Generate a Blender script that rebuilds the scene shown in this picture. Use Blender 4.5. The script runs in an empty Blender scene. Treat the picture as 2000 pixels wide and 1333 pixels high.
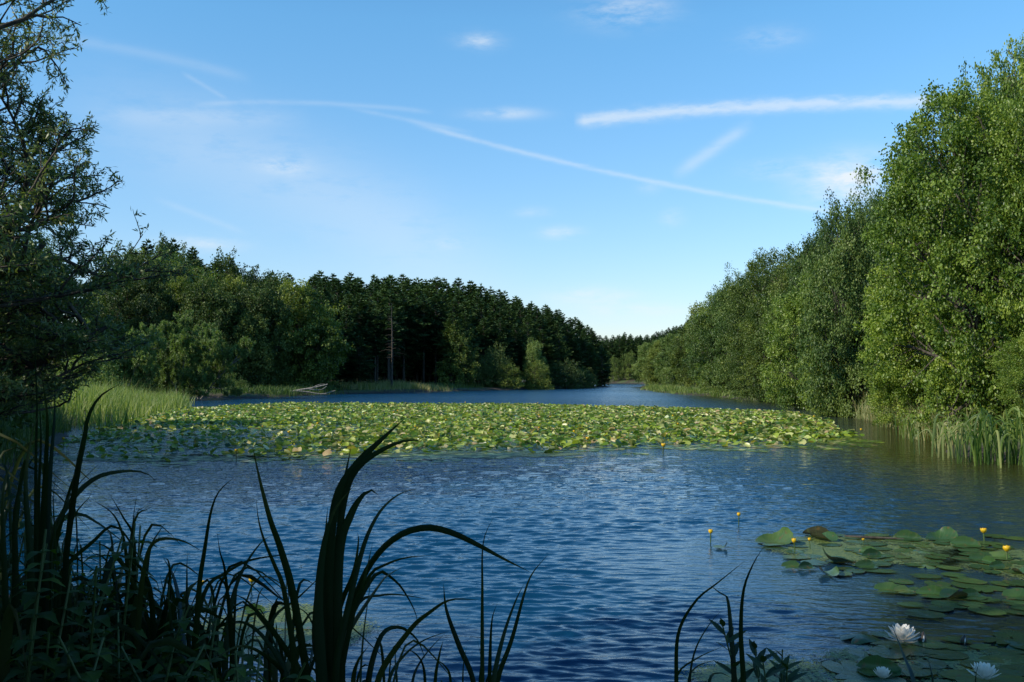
import bpy, math, random
import numpy as np
from mathutils import Vector

rng = np.random.default_rng(7)
random.seed(7)
PI = math.pi
scene = bpy.context.scene
COL = scene.collection

# ------------------------------------------------------------------ camera
F, CX, CY, HOR, CAMZ = 1944.4, 1000.0, 666.5, 738.0, 1.6
PITCH = math.atan((HOR - CY) / F)
cam_d = bpy.data.cameras.new('camera')
cam = bpy.data.objects.new('camera', cam_d)
COL.objects.link(cam)
cam.location = (0, 0, CAMZ)
cam.rotation_euler = (PI / 2 + PITCH, 0, 0)
cam_d.lens = 35; cam_d.sensor_width = 36; cam_d.sensor_fit = 'HORIZONTAL'
cam_d.clip_start = 0.05; cam_d.clip_end = 6000
scene.camera = cam


def ray(px, py):
    x, y, z = (px - CX) / F, 1.0, -(py - CY) / F
    c, s = math.cos(PITCH), math.sin(PITCH)
    return np.array([x, c * y - s * z, s * y + c * z])


def at(px, py, Y):            # point of the place seen at a spot of the photo, Y metres away
    d = ray(px, py)
    return np.array([0, 0, CAMZ]) + d * (Y / d[1])


def gr(px, py, z=0.0):        # the same on a level surface
    d = ray(px, py)
    return np.array([0, 0, CAMZ]) + d * ((z - CAMZ) / d[2])


# ------------------------------------------------------------------ mesh helpers
class MB:
    """collects vertices and faces (numpy) and links them as one mesh object"""
    def __init__(s):
        s.V, s.L, s.S, s.A, s.n = [], [], [], [], 0

    def add(s, V, Fc, shade=0.5):
        """V (n,3); Fc (m,k) one face size; shade scalar or (m,)"""
        V = np.asarray(V, float); Fc = np.asarray(Fc, np.int64)
        if len(Fc) == 0: return
        s.V.append(V); s.L.append((Fc + s.n).ravel()); s.S.append(np.full(len(Fc), Fc.shape[1]))
        s.A.append(np.broadcast_to(np.asarray(shade, float), (len(Fc),))); s.n += len(V)

    def mesh(s, name, mat, smooth=False):
        me = bpy.data.meshes.new(name)
        V = np.concatenate(s.V); L = np.concatenate(s.L); S = np.concatenate(s.S); A = np.concatenate(s.A)
        me.vertices.add(len(V)); me.vertices.foreach_set('co', V.ravel())
        me.loops.add(len(L)); me.loops.foreach_set('vertex_index', L)
        me.polygons.add(len(S))
        st = np.concatenate([[0], np.cumsum(S)[:-1]])
        me.polygons.foreach_set('loop_start', st)
        if smooth: me.polygons.foreach_set('use_smooth', np.ones(len(S), bool))
        me.update(calc_edges=True)
        a = me.attributes.new('shade', 'FLOAT', 'FACE'); a.data.foreach_set('value', A)
        me.materials.append(mat)
        me.validate()
        return me

    def build(s, name, mat, parent=None, smooth=False):
        return link(name, s.mesh(name, mat, smooth), parent)


def link(name, me, parent=None):
    o = bpy.data.objects.new(name, me); COL.objects.link(o)
    if parent: o.parent = parent
    return o


def tag(o, label=None, cat=None, group=None, kind=None):
    if label: o['label'] = label
    if cat: o['category'] = cat
    if group: o['group'] = group
    if kind: o['kind'] = kind
    return o


def empty(name, label, cat, loc=(0, 0, 0), rz=0.0, group=None, sc=(1, 1, 1)):
    o = bpy.data.objects.new(name, None); COL.objects.link(o)
    o.empty_display_size = 0.3
    o.location = tuple(float(v) for v in loc); o.rotation_euler = (0, 0, rz); o.scale = sc
    return tag(o, label, cat, group)


def unit(a):
    return a / (np.linalg.norm(a, axis=-1, keepdims=True) + 1e-9)


def tube(mb, P, R, sides=6, shade=0.5):
    P = np.asarray(P, float); R = np.broadcast_to(np.asarray(R, float), (len(P),))
    T = unit(np.gradient(P, axis=0))
    ref = np.array([0.31, 0.17, 0.93]) if abs(T[0][2]) < 0.8 else np.array([0.95, 0.2, 0.1])
    A = unit(np.cross(T, ref)); B = np.cross(T, A)
    th = np.linspace(0, 2 * PI, sides, endpoint=False)
    ring = (P[:, None] + R[:, None, None] * (np.cos(th)[None, :, None] * A[:, None] + np.sin(th)[None, :, None] * B[:, None]))
    V = ring.reshape(-1, 3); n = len(P)
    i = np.arange(n - 1)[:, None] * sides; j = np.arange(sides)[None]; k = (j + 1) % sides
    Fc = np.stack([i + j, i + k, i + k + sides, i + j + sides], -1).reshape(-1, 4)
    mb.add(V, Fc, shade)


def leaves(mb, P, N, D, L, W, shade, hexa=False, fold=0.15):
    """many leaves: base P, normal N, direction D, length L, width W"""
    n = len(P); D = unit(D); S = unit(np.cross(N, D)); N = np.cross(D, S)
    L = np.broadcast_to(L, (n,))[:, None]; W = np.broadcast_to(W, (n,))[:, None]
    if hexa:
        pts = [P, P + D * L * .28 + S * W * .42 + N * W * fold, P + D * L * .68 + S * W * .42 + N * W * fold,
               P + D * L - N * L * .08, P + D * L * .68 - S * W * .42 + N * W * fold, P + D * L * .28 - S * W * .42 + N * W * fold]
        V = np.stack(pts, 1).reshape(-1, 3); b = np.arange(n)[:, None] * 6
        Fa = b + np.array([0, 1, 2, 3]); Fb = b + np.array([0, 3, 4, 5])
        mb.add(V, np.concatenate([Fa, Fb]), np.concatenate([np.broadcast_to(shade, (n,))] * 2))
    else:
        pts = [P, P + D * L * .5 + S * W * .5 + N * W * fold, P + D * L, P + D * L * .5 - S * W * .5 + N * W * fold]
        V = np.stack(pts, 1).reshape(-1, 3); b = np.arange(n)[:, None] * 4
        mb.add(V, b + np.arange(4), shade)


def curve(ctrl, n):
    """smooth curve through control points (Catmull-Rom)"""
    C = np.asarray(ctrl, float)
    C = np.vstack([2 * C[0] - C[1], C, 2 * C[-1] - C[-2]])
    t = np.linspace(0, len(C) - 3 - 1e-6, n); i = t.astype(int); f = (t - i)[:, None]
    p0, p1, p2, p3 = C[i], C[i + 1], C[i + 2], C[i + 3]
    return 0.5 * (2 * p1 + (p2 - p0) * f + (2 * p0 - 5 * p1 + 4 * p2 - p3) * f ** 2 + (3 * p1 - p0 - 3 * p2 + p3) * f ** 3)


# ------------------------------------------------------------------ materials
def nodes(m):
    m.use_nodes = True; nt = m.node_tree; nt.nodes.clear(); return nt


def N_(nt, t, **kw):
    n = nt.nodes.new(t)
    for k, v in kw.items():
        if k.startswith('i_'): n.inputs[k[2:].replace('_', ' ')].default_value = v
        else: setattr(n, k, v)
    return n


def leaf_mat(name, c0, c1, c2, rough=0.45, spec=0.4, trans=0.3, tcol=None, var=2.0, back=None, pos_noise=0.35, objr=0.42):
    """foliage: colour from the per-leaf shade, a slow drift in space and a per-plant drift"""
    m = bpy.data.materials.new(name); nt = nodes(m); l = nt.links.new
    at_ = N_(nt, 'ShaderNodeAttribute', attribute_name='shade')
    geo = N_(nt, 'ShaderNodeNewGeometry'); oi = N_(nt, 'ShaderNodeObjectInfo')
    nz = N_(nt, 'ShaderNodeTexNoise', i_Scale=var, i_Detail=2.0)
    l(geo.outputs['Position'], nz.inputs['Vector'])
    a1 = N_(nt, 'ShaderNodeMath', operation='MULTIPLY_ADD'); a1.inputs[1].default_value = pos_noise; 
    s1 = N_(nt, 'ShaderNodeMath', operation='SUBTRACT'); s1.inputs[1].default_value = 0.5
    l(nz.outputs['Fac'], s1.inputs[0]); l(s1.outputs[0], a1.inputs[0]); l(at_.outputs['Fac'], a1.inputs[2])
    s2 = N_(nt, 'ShaderNodeMath', operation='SUBTRACT'); s2.inputs[1].default_value = 0.5
    l(oi.outputs['Random'], s2.inputs[0])
    a2 = N_(nt, 'ShaderNodeMath', operation='MULTIPLY_ADD'); a2.inputs[1].default_value = objr
    l(s2.outputs[0], a2.inputs[0]); l(a1.outputs[0], a2.inputs[2])
    cr = N_(nt, 'ShaderNodeValToRGB'); e = cr.color_ramp.elements
    e[0].position = 0.05; e[0].color = (*c0, 1); e[1].position = 0.95; e[1].color = (*c2, 1)
    k = cr.color_ramp.elements.new(0.5); k.color = (*c1, 1)
    l(a2.outputs[0], cr.inputs[0])
    col = cr.outputs[0]
    if back is not None:
        mx = N_(nt, 'ShaderNodeMixRGB'); mx.inputs[2].default_value = (*back, 1)
        l(geo.outputs['Backfacing'], mx.inputs[0]); l(col, mx.inputs[1]); col = mx.outputs[0]
    p = N_(nt, 'ShaderNodeBsdfPrincipled', i_Roughness=rough); p.inputs['Specular IOR Level'].default_value = spec
    l(col, p.inputs['Base Color'])
    out = N_(nt, 'ShaderNodeOutputMaterial')
    if trans > 0:
        tr = N_(nt, 'ShaderNodeBsdfTranslucent')
        mu = N_(nt, 'ShaderNodeMixRGB', blend_type='MULTIPLY'); mu.inputs[0].default_value = 1
        mu.inputs[2].default_value = (*(tcol or (1.6, 1.7, 0.5)), 1)
        l(col, mu.inputs[1]); l(mu.outputs[0], tr.inputs['Color'])
        ms = N_(nt, 'ShaderNodeMixShader'); ms.inputs[0].default_value = trans
        l(p.outputs[0], ms.inputs[1]); l(tr.outputs[0], ms.inputs[2]); l(ms.outputs[0], out.inputs[0])
    else:
        l(p.outputs[0], out.inputs[0])
    return m


def bark_mat(name, c0, c1, scale=12.0):
    m = bpy.data.materials.new(name); nt = nodes(m); l = nt.links.new
    tc = N_(nt, 'ShaderNodeTexCoord'); mp = N_(nt, 'ShaderNodeMapping'); mp.inputs['Scale'].default_value = (1, 1, 0.25)
    nz = N_(nt, 'ShaderNodeTexNoise', i_Scale=scale, i_Detail=5.0)
    l(tc.outputs['Object'], mp.inputs[0]); l(mp.outputs[0], nz.inputs['Vector'])
    cr = N_(nt, 'ShaderNodeValToRGB'); e = cr.color_ramp.elements
    e[0].position = .35; e[0].color = (*c0, 1); e[1].position = .7; e[1].color = (*c1, 1)
    l(nz.outputs['Fac'], cr.inputs[0])
    p = N_(nt, 'ShaderNodeBsdfPrincipled', i_Roughness=0.85); l(cr.outputs[0], p.inputs['Base Color'])
    b = N_(nt, 'ShaderNodeBump', i_Strength=0.6, i_Distance=0.02); l(nz.outputs['Fac'], b.inputs['Height']); l(b.outputs[0], p.inputs['Normal'])
    out = N_(nt, 'ShaderNodeOutputMaterial'); l(p.outputs[0], out.inputs[0])
    return m


M = {}
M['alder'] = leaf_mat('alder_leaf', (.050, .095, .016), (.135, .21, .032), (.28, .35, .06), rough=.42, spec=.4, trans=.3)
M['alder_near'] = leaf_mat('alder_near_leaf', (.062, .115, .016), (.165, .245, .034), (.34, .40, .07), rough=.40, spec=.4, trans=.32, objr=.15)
M['dark_oak'] = leaf_mat('dark_oak_leaf', (.032, .068, .018), (.080, .138, .030), (.17, .225, .05), rough=.5, spec=.35, trans=.25, objr=.3)
M['oak'] = leaf_mat('broad_leaf', (.046, .082, .016), (.118, .165, .032), (.23, .27, .055), rough=.5, spec=.3, trans=.28)
M['pale_leaf'] = leaf_mat('pale_leaf', (.07, .12, .03), (.15, .22, .055), (.26, .33, .10), rough=.5, trans=.3)
M['willow'] = leaf_mat('willow_leaf', (.065, .10, .035), (.135, .185, .06), (.26, .30, .10), rough=.45, spec=.5, trans=.3)
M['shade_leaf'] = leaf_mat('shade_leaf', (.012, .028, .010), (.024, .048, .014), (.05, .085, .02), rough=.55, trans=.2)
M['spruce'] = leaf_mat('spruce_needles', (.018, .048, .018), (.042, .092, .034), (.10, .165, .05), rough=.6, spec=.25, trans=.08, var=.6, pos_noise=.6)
M['reed'] = leaf_mat('reed_leaf_shaded', (.007, .017, .005), (.015, .032, .009), (.06, .065, .022), rough=.55, spec=.15, trans=.2)  # shade of the near bank is put into this dark blade colour
M['wood_leaf'] = leaf_mat('wood_leaf', (.026, .052, .014), (.064, .108, .024), (.15, .185, .045), rough=.55, spec=.3, trans=.2)
M['reed_pale'] = leaf_mat('sunny_reed', (.05, .10, .018), (.125, .20, .034), (.31, .34, .11), rough=.5, trans=.35, var=.45, pos_noise=1.0)  # bright counterpart of the dark reed, sunlight partly put into the colour
M['dry_reed'] = leaf_mat('dry_reed', (.09, .15, .04), (.22, .26, .09), (.42, .36, .18), rough=.55, trans=.3)
M['grass'] = leaf_mat('grass', (.03, .07, .018), (.07, .13, .028), (.16, .20, .06), rough=.55, trans=.3)
M['nettle'] = leaf_mat('nettle_leaf', (.025, .05, .008), (.045, .08, .012), (.09, .13, .02), rough=.65, spec=.15, trans=.3)
M['bark'] = bark_mat('bark', (.03, .024, .018), (.10, .085, .065))
M['bark_pale'] = bark_mat('pale_bark', (.10, .085, .07), (.26, .23, .19))
M['deadwood'] = bark_mat('dead_wood', (.17, .15, .12), (.36, .33, .28))
M['reed_sheen'] = leaf_mat('reed_sheen', (.02, .035, .018), (.03, .05, .028), (.08, .09, .04), rough=.33, spec=.6, trans=.15)
M['stem'] = leaf_mat('green_stem', (.04, .07, .02), (.06, .10, .03), (.09, .13, .04), rough=.5, trans=0)


def pad_mat():
    """shade 0..0.75 greens, above that yellow, brown and tan old leaves"""
    m = bpy.data.materials.new('lily_pad'); nt = nodes(m); l = nt.links.new
    at_ = N_(nt, 'ShaderNodeAttribute', attribute_name='shade'); geo = N_(nt, 'ShaderNodeNewGeometry')
    oi = N_(nt, 'ShaderNodeObjectInfo')
    nz = N_(nt, 'ShaderNodeTexNoise', i_Scale=14.0, i_Detail=5.0)
    l(geo.outputs['Position'], nz.inputs['Vector'])
    s = N_(nt, 'ShaderNodeMath', operation='MULTIPLY_ADD'); s.inputs[1].default_value = .22; l(nz.outputs['Fac'], s.inputs[0])
    s0 = N_(nt, 'ShaderNodeMath', operation='SUBTRACT'); s0.inputs[1].default_value = .11; l(at_.outputs['Fac'], s0.inputs[0]); l(s0.outputs[0], s.inputs[2])
    s3 = N_(nt, 'ShaderNodeMath', operation='MULTIPLY_ADD'); s3.inputs[1].default_value = .25; l(oi.outputs['Random'], s3.inputs[0]); 
    l(s.outputs[0], s3.inputs[2])
    s4 = N_(nt, 'ShaderNodeMath', operation='SUBTRACT'); s4.inputs[1].default_value = .12; l(s3.outputs[0], s4.inputs[0])
    cr = N_(nt, 'ShaderNodeValToRGB'); e = cr.color_ramp.elements
    e[0].position = 0; e[0].color = (.025, .075, .008, 1); e[1].position = 1.0; e[1].color = (.36, .24, .12, 1)
    for pz, c in ((.35, (.13, .23, .018)), (.6, (.34, .42, .05)), (.76, (.52, .54, .20)), (.86, (.55, .48, .22)), (.93, (.42, .30, .14))):
        k = e.new(pz); k.color = (*c, 1)
    l(s4.outputs[0], cr.inputs[0])
    mx = N_(nt, 'ShaderNodeMixRGB'); mx.inputs[2].default_value = (.30, .32, .12, 1)
    l(geo.outputs['Backfacing'], mx.inputs[0]); l(cr.outputs[0], mx.inputs[1])
    p = N_(nt, 'ShaderNodeBsdfPrincipled', i_Roughness=.30); p.inputs['Specular IOR Level'].default_value = .55
    nr = N_(nt, 'ShaderNodeMapRange'); nr.inputs['To Min'].default_value = .22; nr.inputs['To Max'].default_value = .5
    l(nz.outputs['Fac'], nr.inputs[0]); l(nr.outputs[0], p.inputs['Roughness'])
    l(mx.outputs[0], p.inputs['Base Color'])
    b = N_(nt, 'ShaderNodeBump', i_Strength=.35, i_Distance=.01); l(nz.outputs['Fac'], b.inputs['Height']); l(b.outputs[0], p.inputs['Normal'])
    tr = N_(nt, 'ShaderNodeBsdfTranslucent'); mu = N_(nt, 'ShaderNodeMixRGB', blend_type='MULTIPLY'); mu.inputs[0].default_value = 1
    mu.inputs[2].default_value = (1.8, 1.9, .4, 1); l(cr.outputs[0], mu.inputs[1]); l(mu.outputs[0], tr.inputs[0])
    ms = N_(nt, 'ShaderNodeMixShader'); ms.inputs[0].default_value = .22
    out = N_(nt, 'ShaderNodeOutputMaterial')
    l(p.outputs[0], ms.inputs[1]); l(tr.outputs[0], ms.inputs[2]); l(ms.outputs[0], out.inputs[0])
    return m


M['pad'] = pad_mat()
def near_pad_mat(*a, **k):
    m = leaf_mat(*a, **k); nt = m.node_tree; l = nt.links.new
    p = [n for n in nt.nodes if n.type == 'BSDF_PRINCIPLED'][0]; src = p.inputs['Base Color'].links[0].from_socket
    tc = N_(nt, 'ShaderNodeTexCoord'); sp = N_(nt, 'ShaderNodeSeparateXYZ'); l(tc.outputs['Object'], sp.inputs[0])
    ad = N_(nt, 'ShaderNodeMath', operation='ADD'); ad.inputs[1].default_value = .05; l(sp.outputs[0], ad.inputs[0])
    an = N_(nt, 'ShaderNodeMath', operation='ARCTAN2'); l(sp.outputs[1], an.inputs[0]); l(ad.outputs[0], an.inputs[1])
    mu = N_(nt, 'ShaderNodeMath', operation='MULTIPLY'); mu.inputs[1].default_value = 23; l(an.outputs[0], mu.inputs[0])
    co = N_(nt, 'ShaderNodeMath', operation='COSINE'); l(mu.outputs[0], co.inputs[0])
    mr = N_(nt, 'ShaderNodeMapRange'); mr.inputs['From Min'].default_value = .80; mr.inputs['From Max'].default_value = 1; mr.inputs['To Max'].default_value = .45; l(co.outputs[0], mr.inputs[0])
    mx = N_(nt, 'ShaderNodeMixRGB'); mx.inputs[2].default_value = (.10, .15, .06, 1); l(mr.outputs[0], mx.inputs[0]); l(src, mx.inputs[1])
    nz = N_(nt, 'ShaderNodeTexNoise', i_Scale=22.0, i_Detail=5.0); g = N_(nt, 'ShaderNodeNewGeometry'); l(g.outputs['Position'], nz.inputs['Vector'])
    m3 = N_(nt, 'ShaderNodeMapRange'); m3.inputs['From Min'].default_value = .60; m3.inputs['From Max'].default_value = .68; m3.inputs['To Max'].default_value = .8; l(nz.outputs['Fac'], m3.inputs[0])
    m4 = N_(nt, 'ShaderNodeMixRGB'); m4.inputs[2].default_value = (.13, .09, .035, 1); l(m3.outputs[0], m4.inputs[0]); l(mx.outputs[0], m4.inputs[1]); l(m4.outputs[0], p.inputs['Base Color'])
    b = N_(nt, 'ShaderNodeBump', i_Strength=.4, i_Distance=.006); l(nz.outputs['Fac'], b.inputs['Height']); l(b.outputs[0], p.inputs['Normal'])
    return m


M['near_pad'] = near_pad_mat('near_pad', (.025, .065, .025), (.045, .105, .03), (.15, .21, .05), rough=.27, spec=.4, trans=.2, var=9.0, back=(.05, .05, .03), pos_noise=.45)


def simple(name, c, rough=.5, trans=0.0):
    return leaf_mat(name, tuple(v * .75 for v in c), c, tuple(min(1, v * 1.2) for v in c), rough=rough, trans=trans, tcol=(1, .95, .8))


M['yellow'] = simple('yellow_petal', (.78, .50, .02), .4, .2)
M['white'] = simple('white_petal', (.90, .86, .78), .45, .25)
M['bud'] = simple('bud_sepal', (.06, .045, .03), .5)
M['fowl'] = simple('white_patch', (.7, .7, .7), .6)


def algae_mat():
    m = bpy.data.materials.new('algae_film'); nt = nodes(m); l = nt.links.new
    geo = N_(nt, 'ShaderNodeNewGeometry')
    n1 = N_(nt, 'ShaderNodeTexNoise', i_Scale=1.6, i_Detail=4.0); n2 = N_(nt, 'ShaderNodeTexNoise', i_Scale=70.0, i_Detail=3.0)
    l(geo.outputs['Position'], n1.inputs['Vector']); l(geo.outputs['Position'], n2.inputs['Vector'])
    att = N_(nt, 'ShaderNodeAttribute', attribute_name='dens')
    s = N_(nt, 'ShaderNodeMath', operation='MULTIPLY_ADD'); s.inputs[1].default_value = .9; l(n1.outputs['Fac'], s.inputs[0]); 
    s2 = N_(nt, 'ShaderNodeMath', operation='MULTIPLY_ADD'); s2.inputs[1].default_value = .9; l(n2.outputs['Fac'], s2.inputs[0]); l(s.outputs[0], s2.inputs[2])
    l(att.outputs['Fac'], s.inputs[2])
    mr = N_(nt, 'ShaderNodeMapRange'); mr.inputs['From Min'].default_value = 1.30; mr.inputs['From Max'].default_value = 1.44
    l(s2.outputs[0], mr.inputs[0])
    cr = N_(nt, 'ShaderNodeValToRGB'); e = cr.color_ramp.elements
    e[0].position = .38; e[0].color = (.03, .07, .02, 1); e[1].position = .68; e[1].color = (.19, .23, .05, 1)
    l(n2.outputs['Fac'], cr.inputs[0])
    p = N_(nt, 'ShaderNodeBsdfPrincipled', i_Roughness=.55); l(cr.outputs[0], p.inputs['Base Color'])
    t = N_(nt, 'ShaderNodeBsdfTransparent'); ms = N_(nt, 'ShaderNodeMixShader'); out = N_(nt, 'ShaderNodeOutputMaterial')
    l(mr.outputs[0], ms.inputs[0]); l(t.outputs[0], ms.inputs[1]); l(p.outputs[0], ms.inputs[2]); l(ms.outputs[0], out.inputs[0])
    return m


def water_mat():
    m = bpy.data.materials.new('lake_water'); nt = nodes(m); l = nt.links.new
    geo = N_(nt, 'ShaderNodeNewGeometry')
    sep = N_(nt, 'ShaderNodeSeparateXYZ'); l(geo.outputs['Position'], sep.inputs[0])
    # fine ripples, stretched along the crests
    mp = N_(nt, 'ShaderNodeMapping'); mp.inputs['Scale'].default_value = (0.55, 1.25, 1); mp.inputs['Rotation'].default_value = (0, 0, .12)
    l(geo.outputs['Position'], mp.inputs[0])
    n1 = N_(nt, 'ShaderNodeTexNoise', i_Scale=12.0, i_Detail=3.0, i_Roughness=.6)
    n2 = N_(nt, 'ShaderNodeTexNoise', i_Scale=8.0, i_Detail=2.5, i_Roughness=.6)
    n3 = N_(nt, 'ShaderNodeTexNoise', i_Scale=.045, i_Detail=3.0)
    for n in (n1, n2, n3): l(mp.outputs[0], n.inputs['Vector'])
    # calm sheltered strips get less ripple
    st = N_(nt, 'ShaderNodeMapRange'); st.inputs['From Min'].default_value = .35; st.inputs['From Max'].default_value = .6
    st.inputs['To Min'].default_value = .45; st.inputs['To Max'].default_value = 1.0
    l(n3.outputs['Fac'], st.inputs[0])
    far = N_(nt, 'ShaderNodeMapRange'); far.inputs['From Min'].default_value = 9; far.inputs['From Max'].default_value = 17
    far.inputs['To Min'].default_value = .0; far.inputs['To Max'].default_value = 1.0; l(sep.outputs['Y'], far.inputs[0])
    b2 = N_(nt, 'ShaderNodeBump', i_Distance=.08)
    mm = N_(nt, 'ShaderNodeMath', operation='MULTIPLY'); l(st.outputs[0], mm.inputs[0]); l(far.outputs[0], mm.inputs[1]); l(mm.outputs[0], b2.inputs['Strength'])
    l(n2.outputs['Fac'], b2.inputs['Height'])
    b1 = N_(nt, 'ShaderNodeBump', i_Distance=.011); l(n1.outputs['Fac'], b1.inputs['Height']); l(b2.outputs[0], b1.inputs['Normal'])
    l(st.outputs[0], b1.inputs['Strength'])
    p = N_(nt, 'ShaderNodeBsdfPrincipled', i_IOR=1.333); p.inputs['Specular Tint'].default_value = (.42, .84, 1, 1); l(b1.outputs[0], p.inputs['Normal'])
    rr = N_(nt, 'ShaderNodeMapRange'); rr.inputs['From Min'].default_value = 8; rr.inputs['From Max'].default_value = 90
    rr.inputs['To Min'].default_value = .02; rr.inputs['To Max'].default_value = .20; l(sep.outputs['Y'], rr.inputs[0]); l(rr.outputs[0], p.inputs['Roughness'])
    # blue base; olive by the right bank mixes shallows and painted tree reflection
    att = N_(nt, 'ShaderNodeAttribute', attribute_name='shallow_reflection')
    mx = N_(nt, 'ShaderNodeMixRGB'); mx.inputs[1].default_value = (.003, .040, .092, 1); mx.inputs[2].default_value = (.030, .032, .008, 1)
    l(att.outputs['Fac'], mx.inputs[0]); l(mx.outputs[0], p.inputs['Base Color'])
    out = N_(nt, 'ShaderNodeOutputMaterial'); l(p.outputs[0], out.inputs[0])
    return m


def ground_mat():
    m = bpy.data.materials.new('bank_ground'); nt = nodes(m); l = nt.links.new
    geo = N_(nt, 'ShaderNodeNewGeometry'); sep = N_(nt, 'ShaderNodeSeparateXYZ'); l(geo.outputs['Position'], sep.inputs[0])
    n1 = N_(nt, 'ShaderNodeTexNoise', i_Scale=.35, i_Detail=6.0); n2 = N_(nt, 'ShaderNodeTexNoise', i_Scale=9.0, i_Detail=5.0)
    l(geo.outputs['Position'], n1.inputs['Vector']); l(geo.outputs['Position'], n2.inputs['Vector'])
    g = N_(nt, 'ShaderNodeValToRGB'); e = g.color_ramp.elements
    e[0].position = .35; e[0].color = (.035, .06, .018, 1); e[1].position = .65; e[1].color = (.10, .14, .04, 1); l(n2.outputs['Fac'], g.inputs[0])
    s = N_(nt, 'ShaderNodeValToRGB'); e = s.color_ramp.elements
    e[0].position = .3; e[0].color = (.03, .022, .014, 1); e[1].position = .7; e[1].color = (.09, .065, .04, 1); l(n2.outputs['Fac'], s.inputs[0])
    mr = N_(nt, 'ShaderNodeMapRange'); mr.inputs['From Min'].default_value = .45; mr.inputs['From Max'].default_value = .6
    l(n1.outputs['Fac'], mr.inputs[0])
    mx = N_(nt, 'ShaderNodeMixRGB'); l(mr.outputs[0], mx.inputs[0]); l(s.outputs[0], mx.inputs[1]); l(g.outputs[0], mx.inputs[2])
    # bare mud at the water line
    md = N_(nt, 'ShaderNodeMapRange'); md.inputs['From Min'].default_value = .05; md.inputs['From Max'].default_value = .25; l(sep.outputs['Z'], md.inputs[0])
    m2 = N_(nt, 'ShaderNodeMixRGB'); m2.inputs[1].default_value = (.04, .032, .02, 1); l(md.outputs[0], m2.inputs[0]); l(mx.outputs[0], m2.inputs[2])
    p = N_(nt, 'ShaderNodeBsdfPrincipled', i_Roughness=.9); l(m2.outputs[0], p.inputs['Base Color'])
    b = N_(nt, 'ShaderNodeBump', i_Strength=.8, i_Distance=.05); l(n2.outputs['Fac'], b.inputs['Height']); l(b.outputs[0], p.inputs['Normal'])
    out = N_(nt, 'ShaderNodeOutputMaterial'); l(p.outputs[0], out.inputs[0])
    return m


# ------------------------------------------------------------------ lake outline and terrain
def g2(px, py): p = gr(px, py); return (p[0], p[1])


SHORE = [(14, -2), (9.5, 2), (9.8, 8), (10.4, 13), g2(1960, 905), g2(1850, 890), g2(1810, 852), g2(1735, 828), g2(1690, 812), g2(1600, 797),
         g2(1430, 778), g2(1310, 769), g2(1262, 762), (22, 170), (30, 215), (33, 262), (26, 268), (18, 235), (14.5, 185), g2(1140, 758),
         g2(1000, 762), g2(830, 766), g2(640, 771), g2(500, 778), g2(350, 777), (-28, 66), (-21, 58), (-16, 42), (-14, 32),
         (-11, 24), (-9.0, 19), (-7.6, 14), (-5.2, 9.5), (-3.1, 6.4), (-1.7, 4.3), (0, 3.5), (3, 3.2), (6, 2.6), (8, -2)]
SH = np.array(SHORE)


def sdist(X, Y):
    """distance to the shore line, negative over the lake"""
    P = np.stack([X.ravel(), Y.ravel()], 1); d2 = np.full(len(P), 1e18); ins = np.zeros(len(P), bool)
    n = len(SH)
    for i in range(n):
        a, b = SH[i], SH[(i + 1) % n]; ab = b - a
        t = np.clip(((P - a) @ ab) / (ab @ ab), 0, 1)
        q = P - (a + t[:, None] * ab); d2 = np.minimum(d2, (q ** 2).sum(1))
        c = (a[1] > P[:, 1]) != (b[1] > P[:, 1])
        xi = a[0] + (P[:, 1] - a[1]) / (ab[1] if abs(ab[1]) > 1e-9 else 1e-9) * ab[0]
        ins ^= c & (P[:, 0] < xi)
    d = np.sqrt(d2); return np.where(ins, -d, d).reshape(X.shape)


def wob(X, Y):
    return (np.sin(X * .31 + 1.3) * np.sin(Y * .27 + .4) + .5 * np.sin(X * .83 + Y * .61) + .3 * np.sin(X * 1.9 - Y * 1.3 + 2))


def height(X, Y):
    X = np.asarray(X, float); Y = np.asarray(Y, float)
    d = sdist(X, Y) + .35 * wob(X * 1.3, Y * 1.3) * np.clip(np.hypot(X, Y) / 20, .15, 1)
    land = .28 * (1 - np.exp(-np.maximum(d, 0) / .6)) + .035 * np.maximum(d - 1, 0) + .05 * wob(X, Y) * np.clip(d / 3, 0, 1)
    hill = np.clip((-X - 24) / 60, 0, 1) * 8 * np.clip((Y - 30) / 60, 0, 1)
    hillr = np.clip((X - 22) / 60, 0, 1) * 5
    bank = land + np.where(d > 0, (hill + hillr) * np.clip(d / 12, 0, 1), 0)
    return np.where(d > 0, np.minimum(bank, 12) + .02, np.maximum(-.9, d * .35))


def H0(x, y): return float(height(np.array([x]), np.array([y]))[0])


def grid_mesh(name, X, Y, Z, mat, smooth=True):
    n, m_ = X.shape
    V = np.stack([X, Y, Z], -1).reshape(-1, 3)
    i = np.arange(n - 1)[:, None] * m_; j = np.arange(m_ - 1)[None]
    Fc = np.stack([i + j, i + j + 1, i + j + 1 + m_, i + j + m_], -1).reshape(-1, 4)
    mb = MB(); mb.add(V, Fc); return mb.build(name, mat, None, smooth)


u = np.linspace(-1, 1, 330); v = np.linspace(-.62, 1, 380)
gx = 26 * np.sinh(u * 5.0) / math.sinh(1.0) / 1.05; gx = gx * (1 + 0 * u)
gy = 30 + 24 * np.sinh(v * 5.0) / math.sinh(1.0)
GX, GY = np.meshgrid(gx, gy)
terr = grid_mesh('ground', GX, GY, height(GX, GY), ground_mat())
if np.any((GX[1:, 0] == 0)): pass
tag(terr, 'grassy lake bank and forest floor around the water', kind='structure')

# water: polar sheet, real waves where they are wide enough to be seen
PADZ = [(g2(1700, 1085), 2.6, 1.5), (g2(1850, 1150), 2.2, 1.3), (g2(1800, 1290), 1.6, .9), (g2(560, 1240), 1.3, 1.2)]


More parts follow.
